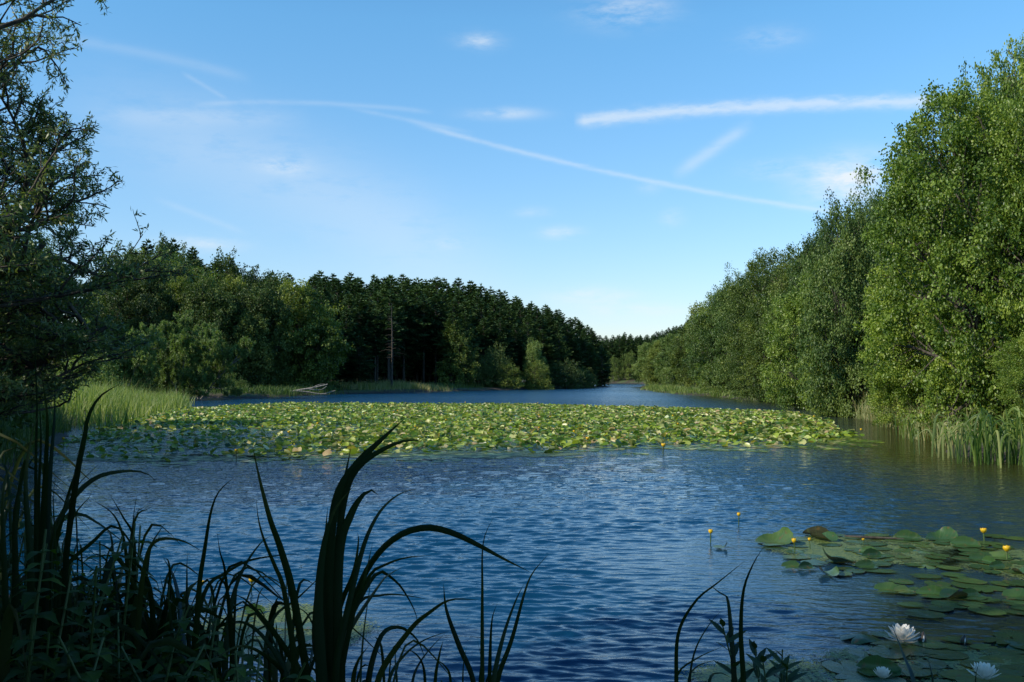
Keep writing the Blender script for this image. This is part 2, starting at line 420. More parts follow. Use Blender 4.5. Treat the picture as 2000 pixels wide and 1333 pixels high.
def damp(X, Y):
    k = np.ones_like(X)
    for (c, rx, ry) in PADZ:
        q = ((X - c[0]) / rx) ** 2 + ((Y - c[1]) / ry) ** 2
        k = k * (1 - .82 * np.exp(-q ** 2 * .8))
    return k


rr_ = [2.2]
while rr_[-1] < 420:
    r = rr_[-1]; rr_.append(r + max(.015, r * r / (995 * 1.6) * .42) if r < 26 else r * 1.03)
rr_ = np.array(rr_); th_ = np.linspace(-.72, .72, 620)
RR, TT = np.meshgrid(rr_, th_, indexing='ij'); WX = RR * np.sin(TT); WY = RR * np.cos(TT)
Z = np.zeros_like(WX); wr = np.random.default_rng(3)
step = np.gradient(rr_)[:, None]; tstep = RR * (th_[1] - th_[0])
for i in range(70):
    lam = float(np.clip(math.exp(wr.normal(math.log(.118), .42)), .06, .6)); ang = PI / 2 + wr.normal(0, .33) - .10
    k = 2 * PI / lam; slope = .043
    fade = np.clip((lam / np.maximum(step, tstep * .6) - 2.2) / 2, 0, 1)
    ph = wr.random() * 6.28
    Z += fade * slope / k * np.sin(k * (WX * math.cos(ang) + WY * math.sin(ang)) + ph + .3 * np.sin(WX * .7 + i) + .3 * np.sin(WY * .9 + 2 * i))
patch = .92 + .16 * np.sin(WX * .55 + 1.2 * np.sin(WY * .4)) * np.sin(WY * .48 + .6 * np.sin(WX * .6))
Z *= patch * damp(WX, WY)
water = grid_mesh('lake_water', WX, WY, Z, water_mat())
tag(water, 'rippled blue lake water', kind='structure')
sd = sdist(WX, WY)
rightish = np.clip((WX - .22 * WY) / 2.5, 0, 1) * np.clip((40 - WY) / 25, 0, 1)
near_r = np.clip(1 - (-sd) / 5.5, 0, 1) * (WX > 2)
a = water.data.attributes.new('shallow_reflection', 'FLOAT', 'POINT'); a.data.foreach_set('value', (np.clip(.25 * rightish + near_r, 0, 1) * 1.0).ravel())

# ------------------------------------------------------------------ trees
def vec(n): return unit(rng.normal(size=(n, 3)))


def broadleaf(seed, H, R, zb, nl, nc, per, leaf, mat, bark, hexa=False, spread=.24, low=True):
    """trunk mesh and crown mesh of one broadleaf tree, base at the origin"""
    global rng
    rng = np.random.default_rng(seed)
    tr, cr = MB(), MB()
    t = (np.arange(nl) + rng.random(nl)) / nl
    prof = np.sin(PI * np.clip(.16 + .80 * t, 0, 1) ** 1.1) ** .7
    an = np.arange(nl) * 2.4 + rng.normal(0, .4, nl)
    rad = R * .62 * prof * (.75 + .4 * rng.random(nl))
    lr = R * (.24 + .26 * rng.random(nl)) * (.6 + .5 * prof)
    zc = zb + (H - zb) * t * .96 - lr * .25
    C = np.stack([rad * np.cos(an), rad * np.sin(an), np.maximum(zc, lr * .6)], 1)
    # trunk and limbs
    lean = rng.normal(0, .03, 2) * H
    top = np.array([lean[0], lean[1], H * .86])
    tp = curve([(0, 0, -.3), (lean[0] * .1, lean[1] * .1, H * .2), (lean[0] * .6, lean[1] * .3, H * .5), top], 10)
    tube(tr, tp, np.linspace(H * .020, H * .004, 10), 7)
    for i in range(nl):
        z0 = max(.15 * H, C[i][2] * .62 - .1 * R); s = tp[np.argmin(abs(tp[:, 2] - z0))]
        mid = (s + C[i]) / 2 + np.array([0, 0, .08 * R]) + rng.normal(0, .05 * R, 3)
        lp = curve([s, mid, C[i]], 7); tube(tr, lp, np.linspace(H * .009, H * .003, 7), 5)
        for q in range(7):
            e = C[i] + vec(1)[0] * lr[i] * .95
            tube(tr, curve([lp[4 + q % 2], (C[i] + e) / 2 + rng.normal(0, .06 * R, 3), e], 5), np.linspace(H * .0030, H * .0008, 5), 4)
    # clusters on the lobes
    w = lr ** 2; w /= w.sum()
    li = rng.choice(nl, nc, p=w); d = vec(nc); d[:, 2] += .25; d = unit(d)
    P = C[li] + d * (lr[li] * (.72 + .36 * rng.random(nc)))[:, None]
    dist = np.linalg.norm(P[:, None] - C[None], axis=2) / lr[None]
    keep = (dist.min(1) > .66) | (rng.random(nc) < .35)
    keep &= P[:, 2] > (.15 if low else zb * .6)
    P, d = P[keep], d[keep]; n = len(P)
    sp_ = np.where(rng.random(n) < .07)[0]; P0 = P[sp_].copy(); P[sp_] += d[sp_] * (R * (.08 + .14 * rng.random(len(sp_))))[:, None] + np.array([0, 0, .05 * R])
    for q0, q1 in zip(P0, P[sp_]): tube(tr, np.array([q0 - (q1 - q0) * .6, q0, q1]), np.array([H * .0016, H * .0012, H * .0005]), 3)
    out = unit(P - np.array([0, 0, H * .45]))
    out = unit(out + .6 * d)
    cs = (rng.normal(0, .16, nl)[li])[keep] + rng.normal(0, .12, n); sz = .55 + .9 * rng.random(n)
    k = np.repeat(np.arange(n), (per * sz).astype(int)); m_ = len(k)
    ax = unit(out + .35 * rng.normal(size=out.shape) + np.array([0, 0, .1]))
    al = rng.random(m_) ** .8
    off = rng.normal(size=(m_, 3)) * (spread * sz[k] * (1 - .45 * al))[:, None]
    off[:, 2] *= .65
    Q = P[k] + off + ax[k] * ((al - .35) * spread * 3.2 * sz[k])[:, None]
    Nn = unit(.40 * np.array([0, 0, 1]) + .55 * out[k] + .75 * rng.normal(size=(m_, 3)))
    D = unit(ax[k] * .7 + rng.normal(size=(m_, 3)) + np.array([0, 0, -.35]))
    L = leaf * (.7 + .6 * rng.random(m_))
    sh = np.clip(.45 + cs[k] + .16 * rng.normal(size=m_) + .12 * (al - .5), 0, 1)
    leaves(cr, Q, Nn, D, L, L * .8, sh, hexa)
    return tr.mesh('trunk', bark), cr.mesh('crown', mat)


def conifer(seed, H, R, bare=.12):
    global rng
    rng = np.random.default_rng(seed); tr, cr = MB(), MB()
    tube(tr, curve([(0, 0, -.3), (rng.normal(0, .05), rng.normal(0, .05), H * .5), (0, 0, H * .985)], 9), np.linspace(H * .014, .015, 9), 6)
    z = H * bare
    while z < H * .97:
        f = (z - H * bare) / (H * (1 - bare))
        nb = rng.integers(5, 9); L0 = R * (min(1, (1 - f) * 1.9) ** 1.0 * (.35 + .65 * min(1, (f + .05) * 4)) + .02)
        for b in range(nb):
            a = rng.random() * 6.283; L = L0 * (.65 + .5 * rng.random())
            up = .55 * f + .05 + rng.normal(0, .08)
            dr = np.array([math.cos(a), math.sin(a), 0.])
            s = np.linspace(0, 1, 6)[:, None]
            P = np.array([0, 0, z]) + dr * L * s + np.array([0, 0, 1]) * L * (up * s - .42 * (1 - f) * s ** 2 + .10 * s ** 4)
            if L > .5: tube(tr, P[[0, 2, 4]], np.array([.035, .02, .008]), 3)
            n = int(11 + L * 15); t = .12 + .9 * rng.random(n) ** .8; t = np.minimum(t, 1.0)
            i = np.minimum((t * 5).astype(int), 4); fr = (t * 5 - i)[:, None]
            Q = P[i] * (1 - fr) + P[i + 1] * fr
            side = np.where(rng.random(n) < .5, 1, -1)[:, None] * np.array([-dr[1], dr[0], 0])
            ln = (.20 + .18 * L * (1 - t) + .08 * rng.random(n)) * min(1, .35 + .6 * L)
            D = unit(dr * .75 + side * (.35 + .6 * rng.random(n))[:, None] + np.array([0, 0, -.15 + .5 * f]) + .22 * rng.normal(size=(n, 3)))
            Nn = unit(np.array([0, 0, 1.]) + .5 * rng.normal(size=(n, 3)))
            sh = np.clip(.35 + .3 * t + .15 * rng.normal(size=n) + .15 * f, 0, 1)  # sunlit tips and treetop painted as lighter needle tone
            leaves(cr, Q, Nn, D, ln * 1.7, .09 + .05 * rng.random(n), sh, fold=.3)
        z += H * (.030 - .004 * f)
    n = 14
    leaves(cr, np.array([0, 0, H * .965]) + rng.normal(0, .02, (n, 3)), vec(n), unit(vec(n) * .45 + np.array([0, 0, 1.])), .45, .06, .6)
    return tr.mesh('trunk', M['bark']), cr.mesh('crown', M['spruce'])


def open_tree(seed, H, R, stems, mat, leaf, bark, k2=9, k3=8, k4=5, nleaf=13, lowest=2.3):
    """airy tree with many fine visible branches and narrow leaves"""
    global rng
    rng = np.random.default_rng(seed); tr, cr = MB(), MB(); LP, LD, LS = [], [], []

    def grow(p, d, L, r, lev):
        n = 7; pts = [p]; dd = d.copy(); seg = L / (n - 1)
        for i in range(n - 1):
            dd = unit(dd + rng.normal(0, .13 + .05 * lev, 3) + np.array([0, 0, [.06, .03, .05, -.03, -.06][lev]]))
            
            if pts[-1][2] < lowest and lev > 0: dd = unit(np.array([dd[0], dd[1], abs(dd[2]) * .6 + .05]))
            pts.append(pts[-1] + dd * seg)
        P = np.array(pts); tube(tr, P, np.linspace(r, r * .35, n), [8, 6, 4, 3, 3][lev])
        if lev >= 2:
            m_ = nleaf; t = rng.random(m_) * (n - 1.001); i = t.astype(int); f = (t - i)[:, None]
            LP.append(P[i] * (1 - f) + P[i + 1] * f + rng.normal(0, .02, (m_, 3))); LD.append(unit(np.repeat(dd[None], m_, 0) * .8 + vec(m_) + np.array([0, 0, -.2])))
            LS.append(np.full(m_, rng.normal(.45, .15)))
        if lev < 4:
            kk = [k2, k3, k4, 2][lev]
            for q in range(kk):
                t = (.22 + .78 * (q + rng.random()) / kk) * (n - 1.01); i = int(t)
                s = unit(unit(P[i + 1] - P[i]) * .75 + vec(1)[0] * .8 + np.array([0, 0, .12]))
                grow(P[i] + (P[i + 1] - P[i]) * (t - i), s, L * (.46 - .03 * lev) * (1.15 - .5 * t / n) * rng.uniform(.8, 1.2), r * (.48 if lev else .40), lev + 1)

    for (d, L) in stems:
        d = unit(np.array(d, float)); grow(np.array([0, 0, -.2]) + rng.normal(0, .12, 3) * np.array([1, 1, 0]), d, L, H * .0095, 0)
    P = np.concatenate(LP); D = np.concatenate(LD); S = np.concatenate(LS); n = len(P)
    leaves(cr, P, vec(n), D, leaf * (.7 + .6 * rng.random(n)), leaf * .26, np.clip(S + .15 * rng.normal(size=n), 0, 1))
    return tr.mesh('trunk', bark), cr.mesh('crown', mat)


def plant_tree(name, proto, x, y, hs, ws=None, label='', cat='tree', group=None, rz=None, z=None):
    ws = hs if ws is None else ws
    z = H0(x, y) if z is None else z
    o = empty(name, label, cat, (x, y, z - .03), random.uniform(0, 6.28) if rz is None else rz, group, (ws, ws, hs))
    for nm, me in zip(('trunk', 'crown'), proto):
        link(nm, me, o)
    return o


# prototypes (height 10, scaled in place)
PN = [broadleaf(11, 10, 4.2, .6, 22, 1250, 88, .095, M['alder_near'], M['bark'], True, .20), broadleaf(12, 10, 3.8, .6, 20, 1200, 88, .09, M['alder_near'], M['bark'], True, .20)]
PM = [broadleaf(20 + i, 10, 3.9, .5, 17, 900, 70, .135, M[['alder', 'dark_oak', 'oak'][i]], M['bark'], False, .27) for i in range(3)]
PF = [broadleaf(30 + i, 10, 3.8, .6, 14, 620, 52, .20, M[['oak', 'pale_leaf', 'alder'][i]], M['bark'], False, .30) for i in range(3)]
PW = [broadleaf(36 + i, 10, 3.8, .6, 15, 650, 50, .20, M['wood_leaf'], M['bark'], False, .30) for i in range(3)]
PB = [broadleaf(40 + i, 4, 2.5, .15, 14, 480, 26, .12, M[['pale_leaf', 'wood_leaf', 'oak'][i]], M['bark'], False, .2) for i in range(3)]
PC = [conifer(50 + i, 12, [2.3, 2.6, 2.1, 2.5][i], [.10, .14, .2, .12][i]) for i in range(4)]
PCB = [conifer(60 + i, 12, 2.2, .42) for i in range(2)]


def interp(px, pts):
    return float(np.interp(px, [p[0] for p in pts], [p[1] for p in pts]))


def place(name, kind, protos, ph, px, d, ytop, wpx=None, label='', cat='tree', group=None, pr=None):
    """a tree whose middle stands at px, d metres off, reaching up to ytop in the photo"""
    p = at(px, 700, d); z = H0(p[0], p[1]); top = at(px, ytop, d)[2]
    hs = max(.15, (top - z)) / ph[0]
    ws = hs if wpx is None else (wpx / F * d / 2) / ph[1]
    i = random.randrange(len(protos)) if pr is None else pr
    return plant_tree(name, protos[i], p[0], p[1], hs, ws, label, cat, group)


# --- conifer wood across the water
SKY = [(200, 505), (290, 470), (350, 482), (430, 512), (520, 530), (560, 548), (620, 530), (700, 533), (780, 533), (850, 543), (940, 550), (1000, 575), (1060, 595), (1120, 613), (1160, 640), (1180, 672)]
BASED = [(200, 88), (350, 90), (500, 92), (640, 102), (740, 112), (830, 122), (1000, 138), (1100, 150), (1172, 176)]
GC = 'spruces of the dense wood across the water'
for row in range(6):
    sp = [30, 29, 30, 29, 30, 28][row]
    for px in np.arange(585 + row * 7, 1176, sp):
        px = px + random.uniform(-7, 7); d = interp(px, BASED) + 2.5 + row * 6.0 + random.uniform(-1.5, 1.5)
        if px > 1165: d += 4
        ys = interp(px, SKY); base = 760
        f = [.72, .85, .93, .97, 1.0, 1.01][row] * random.uniform(.955, 1.02)
        if row == 0 and 690 < px < 860 and random.random() < .55: continue
        yt = base - (base - ys) * f
        if px > 1150: yt = max(yt, ys + 3)
        bare = 705 < px < 860 and row < 2
        o = place('spruce_tree', 'c', PCB if bare else PC, (12, 2.35), px, d, yt, None, 'dark green spruce standing in the dense wood across the water', 'spruce', GC)
        s = o.scale[2]; o.scale = (s * random.uniform(1.0, 1.3),) * 2 + (s,)
for px in range(600, 900, 17):
    place('bush', 'b', PB, (4, 2.5), px, 146 + (px % 3) * 3, 690 + px % 13, 70, 'dark undergrowth shrub between the trunks of the spruce wood', 'bush', 'undergrowth in the spruce wood', pr=1)
# lighter mixed trees left of the spruces
GM = 'leafy trees between the willow and the spruce wood'
for row in range(4):
    for px in np.arange(205 + row * 14, 580, 46):
        px += random.uniform(-12, 12); d = interp(px, BASED) + 3 + row * 7 + random.uniform(-2, 2)
        ys = interp(px, SKY); f = [.78, .9, .97, 1.0][row] * random.uniform(.93, 1.03)
        yt = 765 - (765 - ys) * f
        if row == 3 and random.random() < .65:
            place('spruce_tree', 'c', PC, (12, 2.4), px, d, yt - 8, None, 'spruce tip rising behind the leafy trees left of the wood', 'spruce', 'spruces behind the leafy trees')
        else:
            place('broadleaf_tree', 'f', PF if random.random() < .14 else PW, (10, 3.9), px, d, yt, random.uniform(95, 130), 'mid green leafy tree in the wood between willow and spruces', 'tree', GM)
for px in (330, 372, 440, 452, 528, 545):
    place('spruce_tree', 'c', PC, (12, 2.4), px, 118, interp(px, SKY) - 4, None, 'spruce tip rising behind the leafy trees left of the wood', 'spruce', 'spruces behind the leafy trees')
# the ones that stand out at the edge
place('broadleaf_tree', 'f', PF, (10, 3.9), 592, 98, 560, 150, 'broad bright green tree at the left edge of the spruce wood', pr=0)
place('broadleaf_tree', 'f', PF, (10, 3.9), 535, 96, 640, 80, 'lower dark leafy tree left of the broad bright one at the wood edge', pr=0)
place('spruce_tree', 'c', PC, (12, 2.3), 700, 106, 655, 66, 'small young spruce in front of the wood, left of the dead tree', 'spruce', pr=1)
place('bush', 'b', PB, (4, 2.5), 897, 128, 655, 88, 'rounded green waterside tree, leftmost of the three small ones before the spruces', 'tree', pr=2)
place('bush', 'b', PB, (4, 2.5), 925, 130, 700, 70, 'dark shrub leaning on the rounded waterside tree', 'bush', pr=1)
place('bush', 'b', PB, (4, 2.5), 968, 131, 682, 62, 'middle waterside shrub with a thin pointed top before the spruces', 'bush', pr=1)
place('bush', 'b', PB, (4, 2.5), 990, 130, 715, 60, 'low dark shrub right of the thin pointed one', 'bush', pr=2)
place('birch_tree', 'b', PF, (10, 3.8), 1043, 138, 668, 46, 'slim pale topped birch standing before the dark spruces', 'birch', pr=1)
place('bush', 'b', PB, (4, 2.5), 1045, 135, 712, 66, 'green shrub at the foot of the pale birch', 'bush', pr=2)
place('bush', 'b', PB, (4, 2.5), 1105, 144, 710, 76, 'dark wide shrub at the water right of the birch', 'bush', pr=1)
place('bush', 'b', PB, (4, 2.5), 1140, 152, 722, 60, 'low dark shrub near the right end of the spruce wood', 'bush', pr=1)
for (px, yt, w, lab, pr) in ((432, 728, 62, 'pale round bush on the left shore beside the reeds', 0), (470, 744, 40, 'small pale bush right of the round one on the left shore', 0),
                        (382, 742, 62, 'low dry looking bush at the edge of the reed bed', 1), (560, 735, 100, 'dark low bush behind the fallen branch', 1), (505, 742, 70, 'dark low bush on the left shore under the trees', 1), (630, 745, 70, 'dark low bush right of the fallen branch', 1)):
    place('bush', 'b', PB, (4, 2.5), px, 86 if px < 500 else 101, yt, w, lab, 'bush', pr=pr)
for (px, d, yt, w, lab, pr) in ((175, 66, 675, 150, 'feathery pale green willow bush behind the reed bed', 0), (255, 70, 690, 110, 'dark green bush right of the feathery pale one', 2), (320, 78, 715, 80, 'small dark bush behind the right end of the reed bed', 1)):
    place('bush', 'b', PB, (4, 2.5), px, d, yt, w, lab, 'bush', pr=pr)

# far end of the lake
GFR = 'far trees closing the end of the lake'
for px in np.arange(1176, 1345, 11):
    for k, d in enumerate((282, 300, 318)):
        yt = interp(px, [(1176, 655), (1215, 648), (1265, 650), (1300, 640), (1350, 620)]) + random.uniform(-3, 8) - 3 * k + 6
        place('spruce_tree', 'c', PC, (12, 2.3), px + random.uniform(-4, 4), d, yt, None, 'distant dark spruce closing the far end of the lake', 'spruce', GFR)
for px, yt, w in ((1203, 703, 34), (1226, 694, 40), (1246, 712, 30)):
    place('bush', 'b', PB, (4, 2.5), px, 272, yt, w, {1203: 'left', 1226: 'middle', 1246: 'right'}[px] + ' one of the three rounded trees at the far end of the lake', 'tree', 'rounded trees at the far end', pr=2)

# --- right bank
RB = [(1268, 175, 672, 60, 1), (1290, 160, 668, 66, 0), (1318, 140, 655, 74, 1), (1348, 120, 640, 80, 0), (1375, 132, 600, 84, 0), (1400, 112, 585, 100, 2)]
for k, (px, d, yt, w, pr) in enumerate(RB):
    place('broadleaf_tree', 'f', PF, (10, 3.8), px, d, yt, w, ['rounded small tree where the right bank meets the far end', 'second small leafy tree from the far end of the right bank', 'pale green tree on the far part of the right bank',
          'dark green low tree on the far right bank beside the pale one', 'tall distant tree rising behind the pale ones on the right bank', 'leafy tree at the bend of the right bank skyline'][k], pr=pr)
RM = [(1415, 90, 575, 135, 1, 'dense dark green tree low over the water, farthest of the large right bank ones'),
      (1450, 84, 545, 135, 1, 'broad tree with a bumpy top on the right bank beyond the mid reeds'),
      (1482, 80, 512, 145, 2, 'tree behind whose flat top marks a step in the right bank skyline'),
      (1500, 66, 600, 145, 2, 'low spreading tree touching the water on the middle right bank'),
      (1545, 64, 500, 155, 2, 'tall leafy tree in the middle of the right bank'),
      (1580, 50, 545, 155, 0, 'bright yellowish green tree leaning over the water mid right bank'),
      (1600, 60, 468, 150, 1, 'dark crowned tree behind the bright yellowish one'),
      (1652, 41, 410, 180, 1, 'tall dark green tree with a pointed top on the right bank'),
      (1640, 42, 640, 130, 0, 'low leafy tree at the waterline before the pointed one'),
      (1712, 52, 392, 150, 1, 'tree between the pointed one and the big near tree, partly hidden'),
      (1775, 47, 372, 150, 1, 'shaded tree behind the big near tree on the right')]
for (px, d, yt, w, pr, lab) in RM:
    place('broadleaf_tree', 'm', PM, (10, 3.9), px, d, yt, w, lab, pr=pr)
for k, (px, d, yt, w) in enumerate(((1440, 100, 560, 130), (1530, 88, 520, 150), (1620, 76, 455, 160), (1720, 64, 400, 180), (1830, 52, 290, 200), (1950, 40, 190, 230), (2080, 34, 130, 260))):
    place('broadleaf_tree', 'm', PM, (10, 3.9), px, d, yt + 14, w, 'leafy tree of the second row filling the right bank skyline', group='second row trees on the right bank', pr=1)
RN = [(1905, 24, 185, 400, 0, 'huge sunlit alder on the near right bank'), (2020, 26, 55, 270, 1, 'tall alder at the right edge of the photo'),
      (1860, 29, 330, 300, 1, 'lower leafy alder filling the gap beside the huge sunlit one'), (1820, 30, 540, 240, 0, 'alder whose branches reach lowest over the right reeds'), (2130, 22, 90, 330, 0, 'alder mostly outside the right edge of the photo')]
for (px, d, yt, w, pr, lab) in RN:
    place('alder_tree', 'n', PN, (10, 4.0), px, d, yt, w, lab, 'alder', pr=pr)
for (px, d, yt, w, lab, pr) in ((2040, 20.5, 640, 190, 'leafy bush hanging over the near right reeds', 2), (1905, 24.5, 700, 150, 'bush under the huge alder at the right waterline', 2), (1760, 33, 690, 120, 'bush between the right reeds and the alders', 1)):
    place('bush', 'b', PN, (10, 4.0), px, d, yt, w, lab, 'bush', pr=pr % 2)

# --- left bank willow and what stands behind it
WN = open_tree(74, 8.5, 4.5, [((.95, 0, .8), 3.9), ((.8, .45, 1.1), 4.6), ((.8, -.45, 1.0), 4.4), ((.55, 0, 1.3), 5.6), ((.3, .5, 1.4), 6.0), ((.35, -.5, 1.4), 6.2), ((0, 0, 1.5), 6.8), ((-.5, .2, 1.2), 6.0), ((1.0, .2, .42), 3.7), ((.9, -.35, .6), 3.8), ((.6, .1, 1.0), 4.8)], M['willow'], .075, M['bark'], k2=12, k3=9, k4=5, nleaf=7)
WF = open_tree(72, 7, 4, [((.7, -.3, .9), 4.6), ((-.2, .2, 1.2), 5.0), ((1.0, .2, .45), 5.0), ((-.7, .4, .8), 4.2), ((.2, -.8, .7), 4.4)], M['pale_leaf'], .16, M['bark_pale'], k3=9, k4=6, nleaf=14, lowest=.9)
plant_tree('willow_tree', WN, -9.7, 13.5, 1.2, 1.22, 'big dark willow with fine bare looking branches at the left edge', 'willow', rz=0.0)
plant_tree('willow_tree', WN, -13.6, 17.5, .85, 1.2, 'second dark willow standing behind the big one at the left edge', 'willow', rz=5.5)
plant_tree('willow_tree', WF, -24.8, 75, 1.35, 1.0, 'pale leaved willow with a thin trunk by the left shore bushes', 'willow', rz=0.2)
plant_tree('willow_tree', WF, -27.5, 68, 1.15, .9, 'thin leaved willow behind the reed bed', 'willow', rz=1.4)
for (px, d, yt, w, lab) in ((-30, 30, 460, 280, 'dense dark tree behind the willows at the left edge'), (-210, 24, 330, 330, 'dark leafy tree mostly outside the left edge'), (60, 84, 470, 170, 'leafy tree in the gap behind the big willow')):
    place('broadleaf_tree', 'm', PM, (10, 3.9), px, d, yt, w, lab, pr=1 if d != 48 else 2)
# trees on the bank left of the camera: they stand there and shade the near reeds
for k, (x, y, hs, ws) in enumerate(((-6.3, -1.4, .9, .95), (-6.9, 1.6, .52, .6), (-4.6, -2.6, .9, .9), (-9.5, -3.5, 1.15, 1.0))):
    plant_tree('broadleaf_tree', PM[k % 3], x, y, hs, ws, 'tree on the near left bank outside the photo that shades the reeds', 'tree', 'shade trees beside the camera')
for (x, y, hs, ws) in ((-19.5, 17, .9, 1.0), (-21.5, 20.5, 1.0, 1.1), (-18.0, 20.0, .8, .8), (-17.0, 12.5, .85, .9)):
    plant_tree('broadleaf_tree', PM[1], x, y, hs, ws, 'dark tree on the left bank behind the willows', 'tree', 'dark trees behind the willows')


for (x, y, hs, ws, lab) in ((-10.6, 16.5, .9, .9, 'dark bush at the waterline under the big willow'), (-9.0, 12.3, .6, .7, 'low dark bush at the left edge behind the reeds')):
    plant_tree('bush', PB[1], x, y, hs, ws, lab, 'bush')
# dead tree and trunks
def bare_tree(H, seed, mat):
    global rng
    rng = np.random.default_rng(seed); tr, br = MB(), MB()
    tube(tr, curve([(0, 0, -.2), (.05, 0, H * .5), (-.05, .05, H)], 9), np.linspace(.14, .02, 9), 7)
    z = H * .35
    while z < H * .97:
        a = rng.random() * 6.28; L = (.5 + .9 * rng.random()) * (1.15 - z / H) * 1.6; d = np.array([math.cos(a), math.sin(a), .1])
        tube(br, curve([(0, 0, z), d * L * .5 + np.array([0, 0, z]), d * L + np.array([0, 0, z - .18 * L])], 5), np.linspace(.03, .008, 5), 4)
        z += H * .018
    return tr.mesh('trunk', mat), br.mesh('branches', mat)


p = at(765, 700, 110)
o = empty('dead_tree', 'bare grey dead spruce standing before the dark wood', 'dead tree', (p[0], p[1], H0(p[0], p[1])))
zt = at(765, 596, 110)[2] - H0(p[0], p[1])
for nm, me in zip(('trunk', 'branches'), bare_tree(zt, 5, M['bark'])): link(nm, me, o)

fb = MB(); b0 = at(545, 772, 88)
for path, r in (([(545, 772), (575, 764), (610, 758), (640, 751)], .10), ([(575, 764), (600, 766), (630, 770), (655, 763)], .07), ([(600, 760), (625, 762), (638, 755)], .05), ([(560, 768), (572, 772), (580, 769)], .05), ([(610, 758), (622, 752), (634, 750)], .04)):
    P = [at(x, y, 88 + i * .3) - b0 for i, (x, y) in enumerate(path)]
    tube(fb, curve(P, 9), np.linspace(r, r * .4, 9) * 1.25, 6)
o = fb.build('fallen_branch', M['deadwood']); o.location = b0
tag(o, 'pale dead branch lying half in the water before the left wood', 'branch')


# ------------------------------------------------------------------ grass, reeds (uncountable)
def blades(mb, X, Y, Z, Hh, w, lean=.35, seg=3, dirv=None):
    n = len(X); a = rng.random(n) * 6.283; le = rng.random(n) * lean
    D = np.stack([np.cos(a), np.sin(a), 0 * a], 1) if dirv is None else dirv
    S = np.stack([-np.sin(a + .8), np.cos(a + .8), 0 * a], 1)
    B = np.stack([X, Y, Z], 1); rows = []
    for k in range(seg + 1):
        t = k / seg; wd = w * (1 - t ** 1.6) * (.5 if k == 0 else 1)
        c = B + D * (Hh * le * t ** 2)[:, None] + np.array([0, 0, 1.]) * (Hh * (t - .35 * le * t ** 2))[:, None]
        if k == seg: rows += [c]
        else: rows += [c - S * np.reshape(wd, (-1, 1)) / 2, c + S * np.reshape(wd, (-1, 1)) / 2]
    V = np.stack(rows, 1); m_ = V.shape[1]; b = np.arange(n)[:, None] * m_
    sh = np.clip(.5 + .30 * rng.normal(size=n), 0, 1)
    Q = np.concatenate([b + np.array([2 * k, 2 * k + 1, 2 * k + 3, 2 * k + 2]) for k in range(seg - 1)])
    V = V.reshape(-1, 3)
    n0 = mb.n
    mb.add(V, Q, np.tile(sh, seg - 1))
    T = b + np.array([2 * seg - 2, 2 * seg - 1, 2 * seg])
    mb.L.append((T + n0).ravel()); mb.S.append(np.full(n, 3)); mb.A.append(sh)


def in_poly(X, Y, poly):
    ins = np.zeros(len(X), bool); n = len(poly)
    for i in range(n):
        a, b = poly[i], poly[(i + 1) % n]
        c = (a[1] > Y) != (b[1] > Y); xi = a[0] + (Y - a[1]) / ((b[1] - a[1]) or 1e-9) * (b[0] - a[0]); ins ^= c & (X < xi)
    return ins


def scatter(poly, n):
    P = np.array(poly); lo, hi = P.min(0), P.max(0); out = np.zeros((0, 2))
    while len(out) < n:
        q = lo + rng.random((n * 2, 2)) * (hi - lo); out = np.concatenate([out, q[in_poly(q[:, 0], q[:, 1], poly)]])
    return out[:n]


rng = np.random.default_rng(5)
# reed bed on the left
poly = [g2(120, 835), g2(215, 842), g2(300, 815), g2(368, 797), g2(350, 786), (-30, 70), (-38, 66), (-30, 44), (-20, 32)]
mb = MB(); q = scatter(poly, 16000); q2 = q + rng.normal(0, .25, q.shape)
clump = np.sin(q2[:, 0] * 1.7) * np.sin(q2[:, 1] * 1.3)
blades(mb, q2[:, 0], q2[:, 1], np.maximum(height(q2[:, 0], q2[:, 1]), -.1), (.50 + .55 * rng.random(len(q2)) + .22 * clump), .028 + .02 * rng.random(len(q2)), .5)
q3 = scatter(poly, 2600); blades(mb, q3[:, 0], q3[:, 1], np.maximum(height(q3[:, 0], q3[:, 1]), -.1), 1.0 + .75 * rng.random(len(q3)) ** 2, .022, .8, 4)
tag(mb.build('reed_bed', M['reed_pale']), 'sunlit bright green reeds and grass covering the left shore', 'reeds', kind='stuff')
# shore grass strips
def strip(name, pts, n, h, w, mat, label, cat='grass', width=1.2):
    mb = MB(); P = np.array(pts); L = np.r_[0, np.cumsum(np.linalg.norm(np.diff(P, axis=0), axis=1))]
    s = rng.random(n) * L[-1]; X = np.interp(s, L, P[:, 0]); Y = np.interp(s, L, P[:, 1])
    X += rng.normal(0, width, n); Y += rng.normal(0, width, n); z = height(X, Y); k = z > -.12
    X, Y, z = X[k], Y[k], z[k]
    tuft = .7 + .5 * (np.sin(s[k] * 1.1) * np.sin(s[k] * .43 + 1))
    blades(mb, X, Y, z - .02, h * (.5 + .6 * rng.random(len(X))) * tuft, w, .6)
    return tag(mb.build(name, mat), label, cat, kind='stuff')


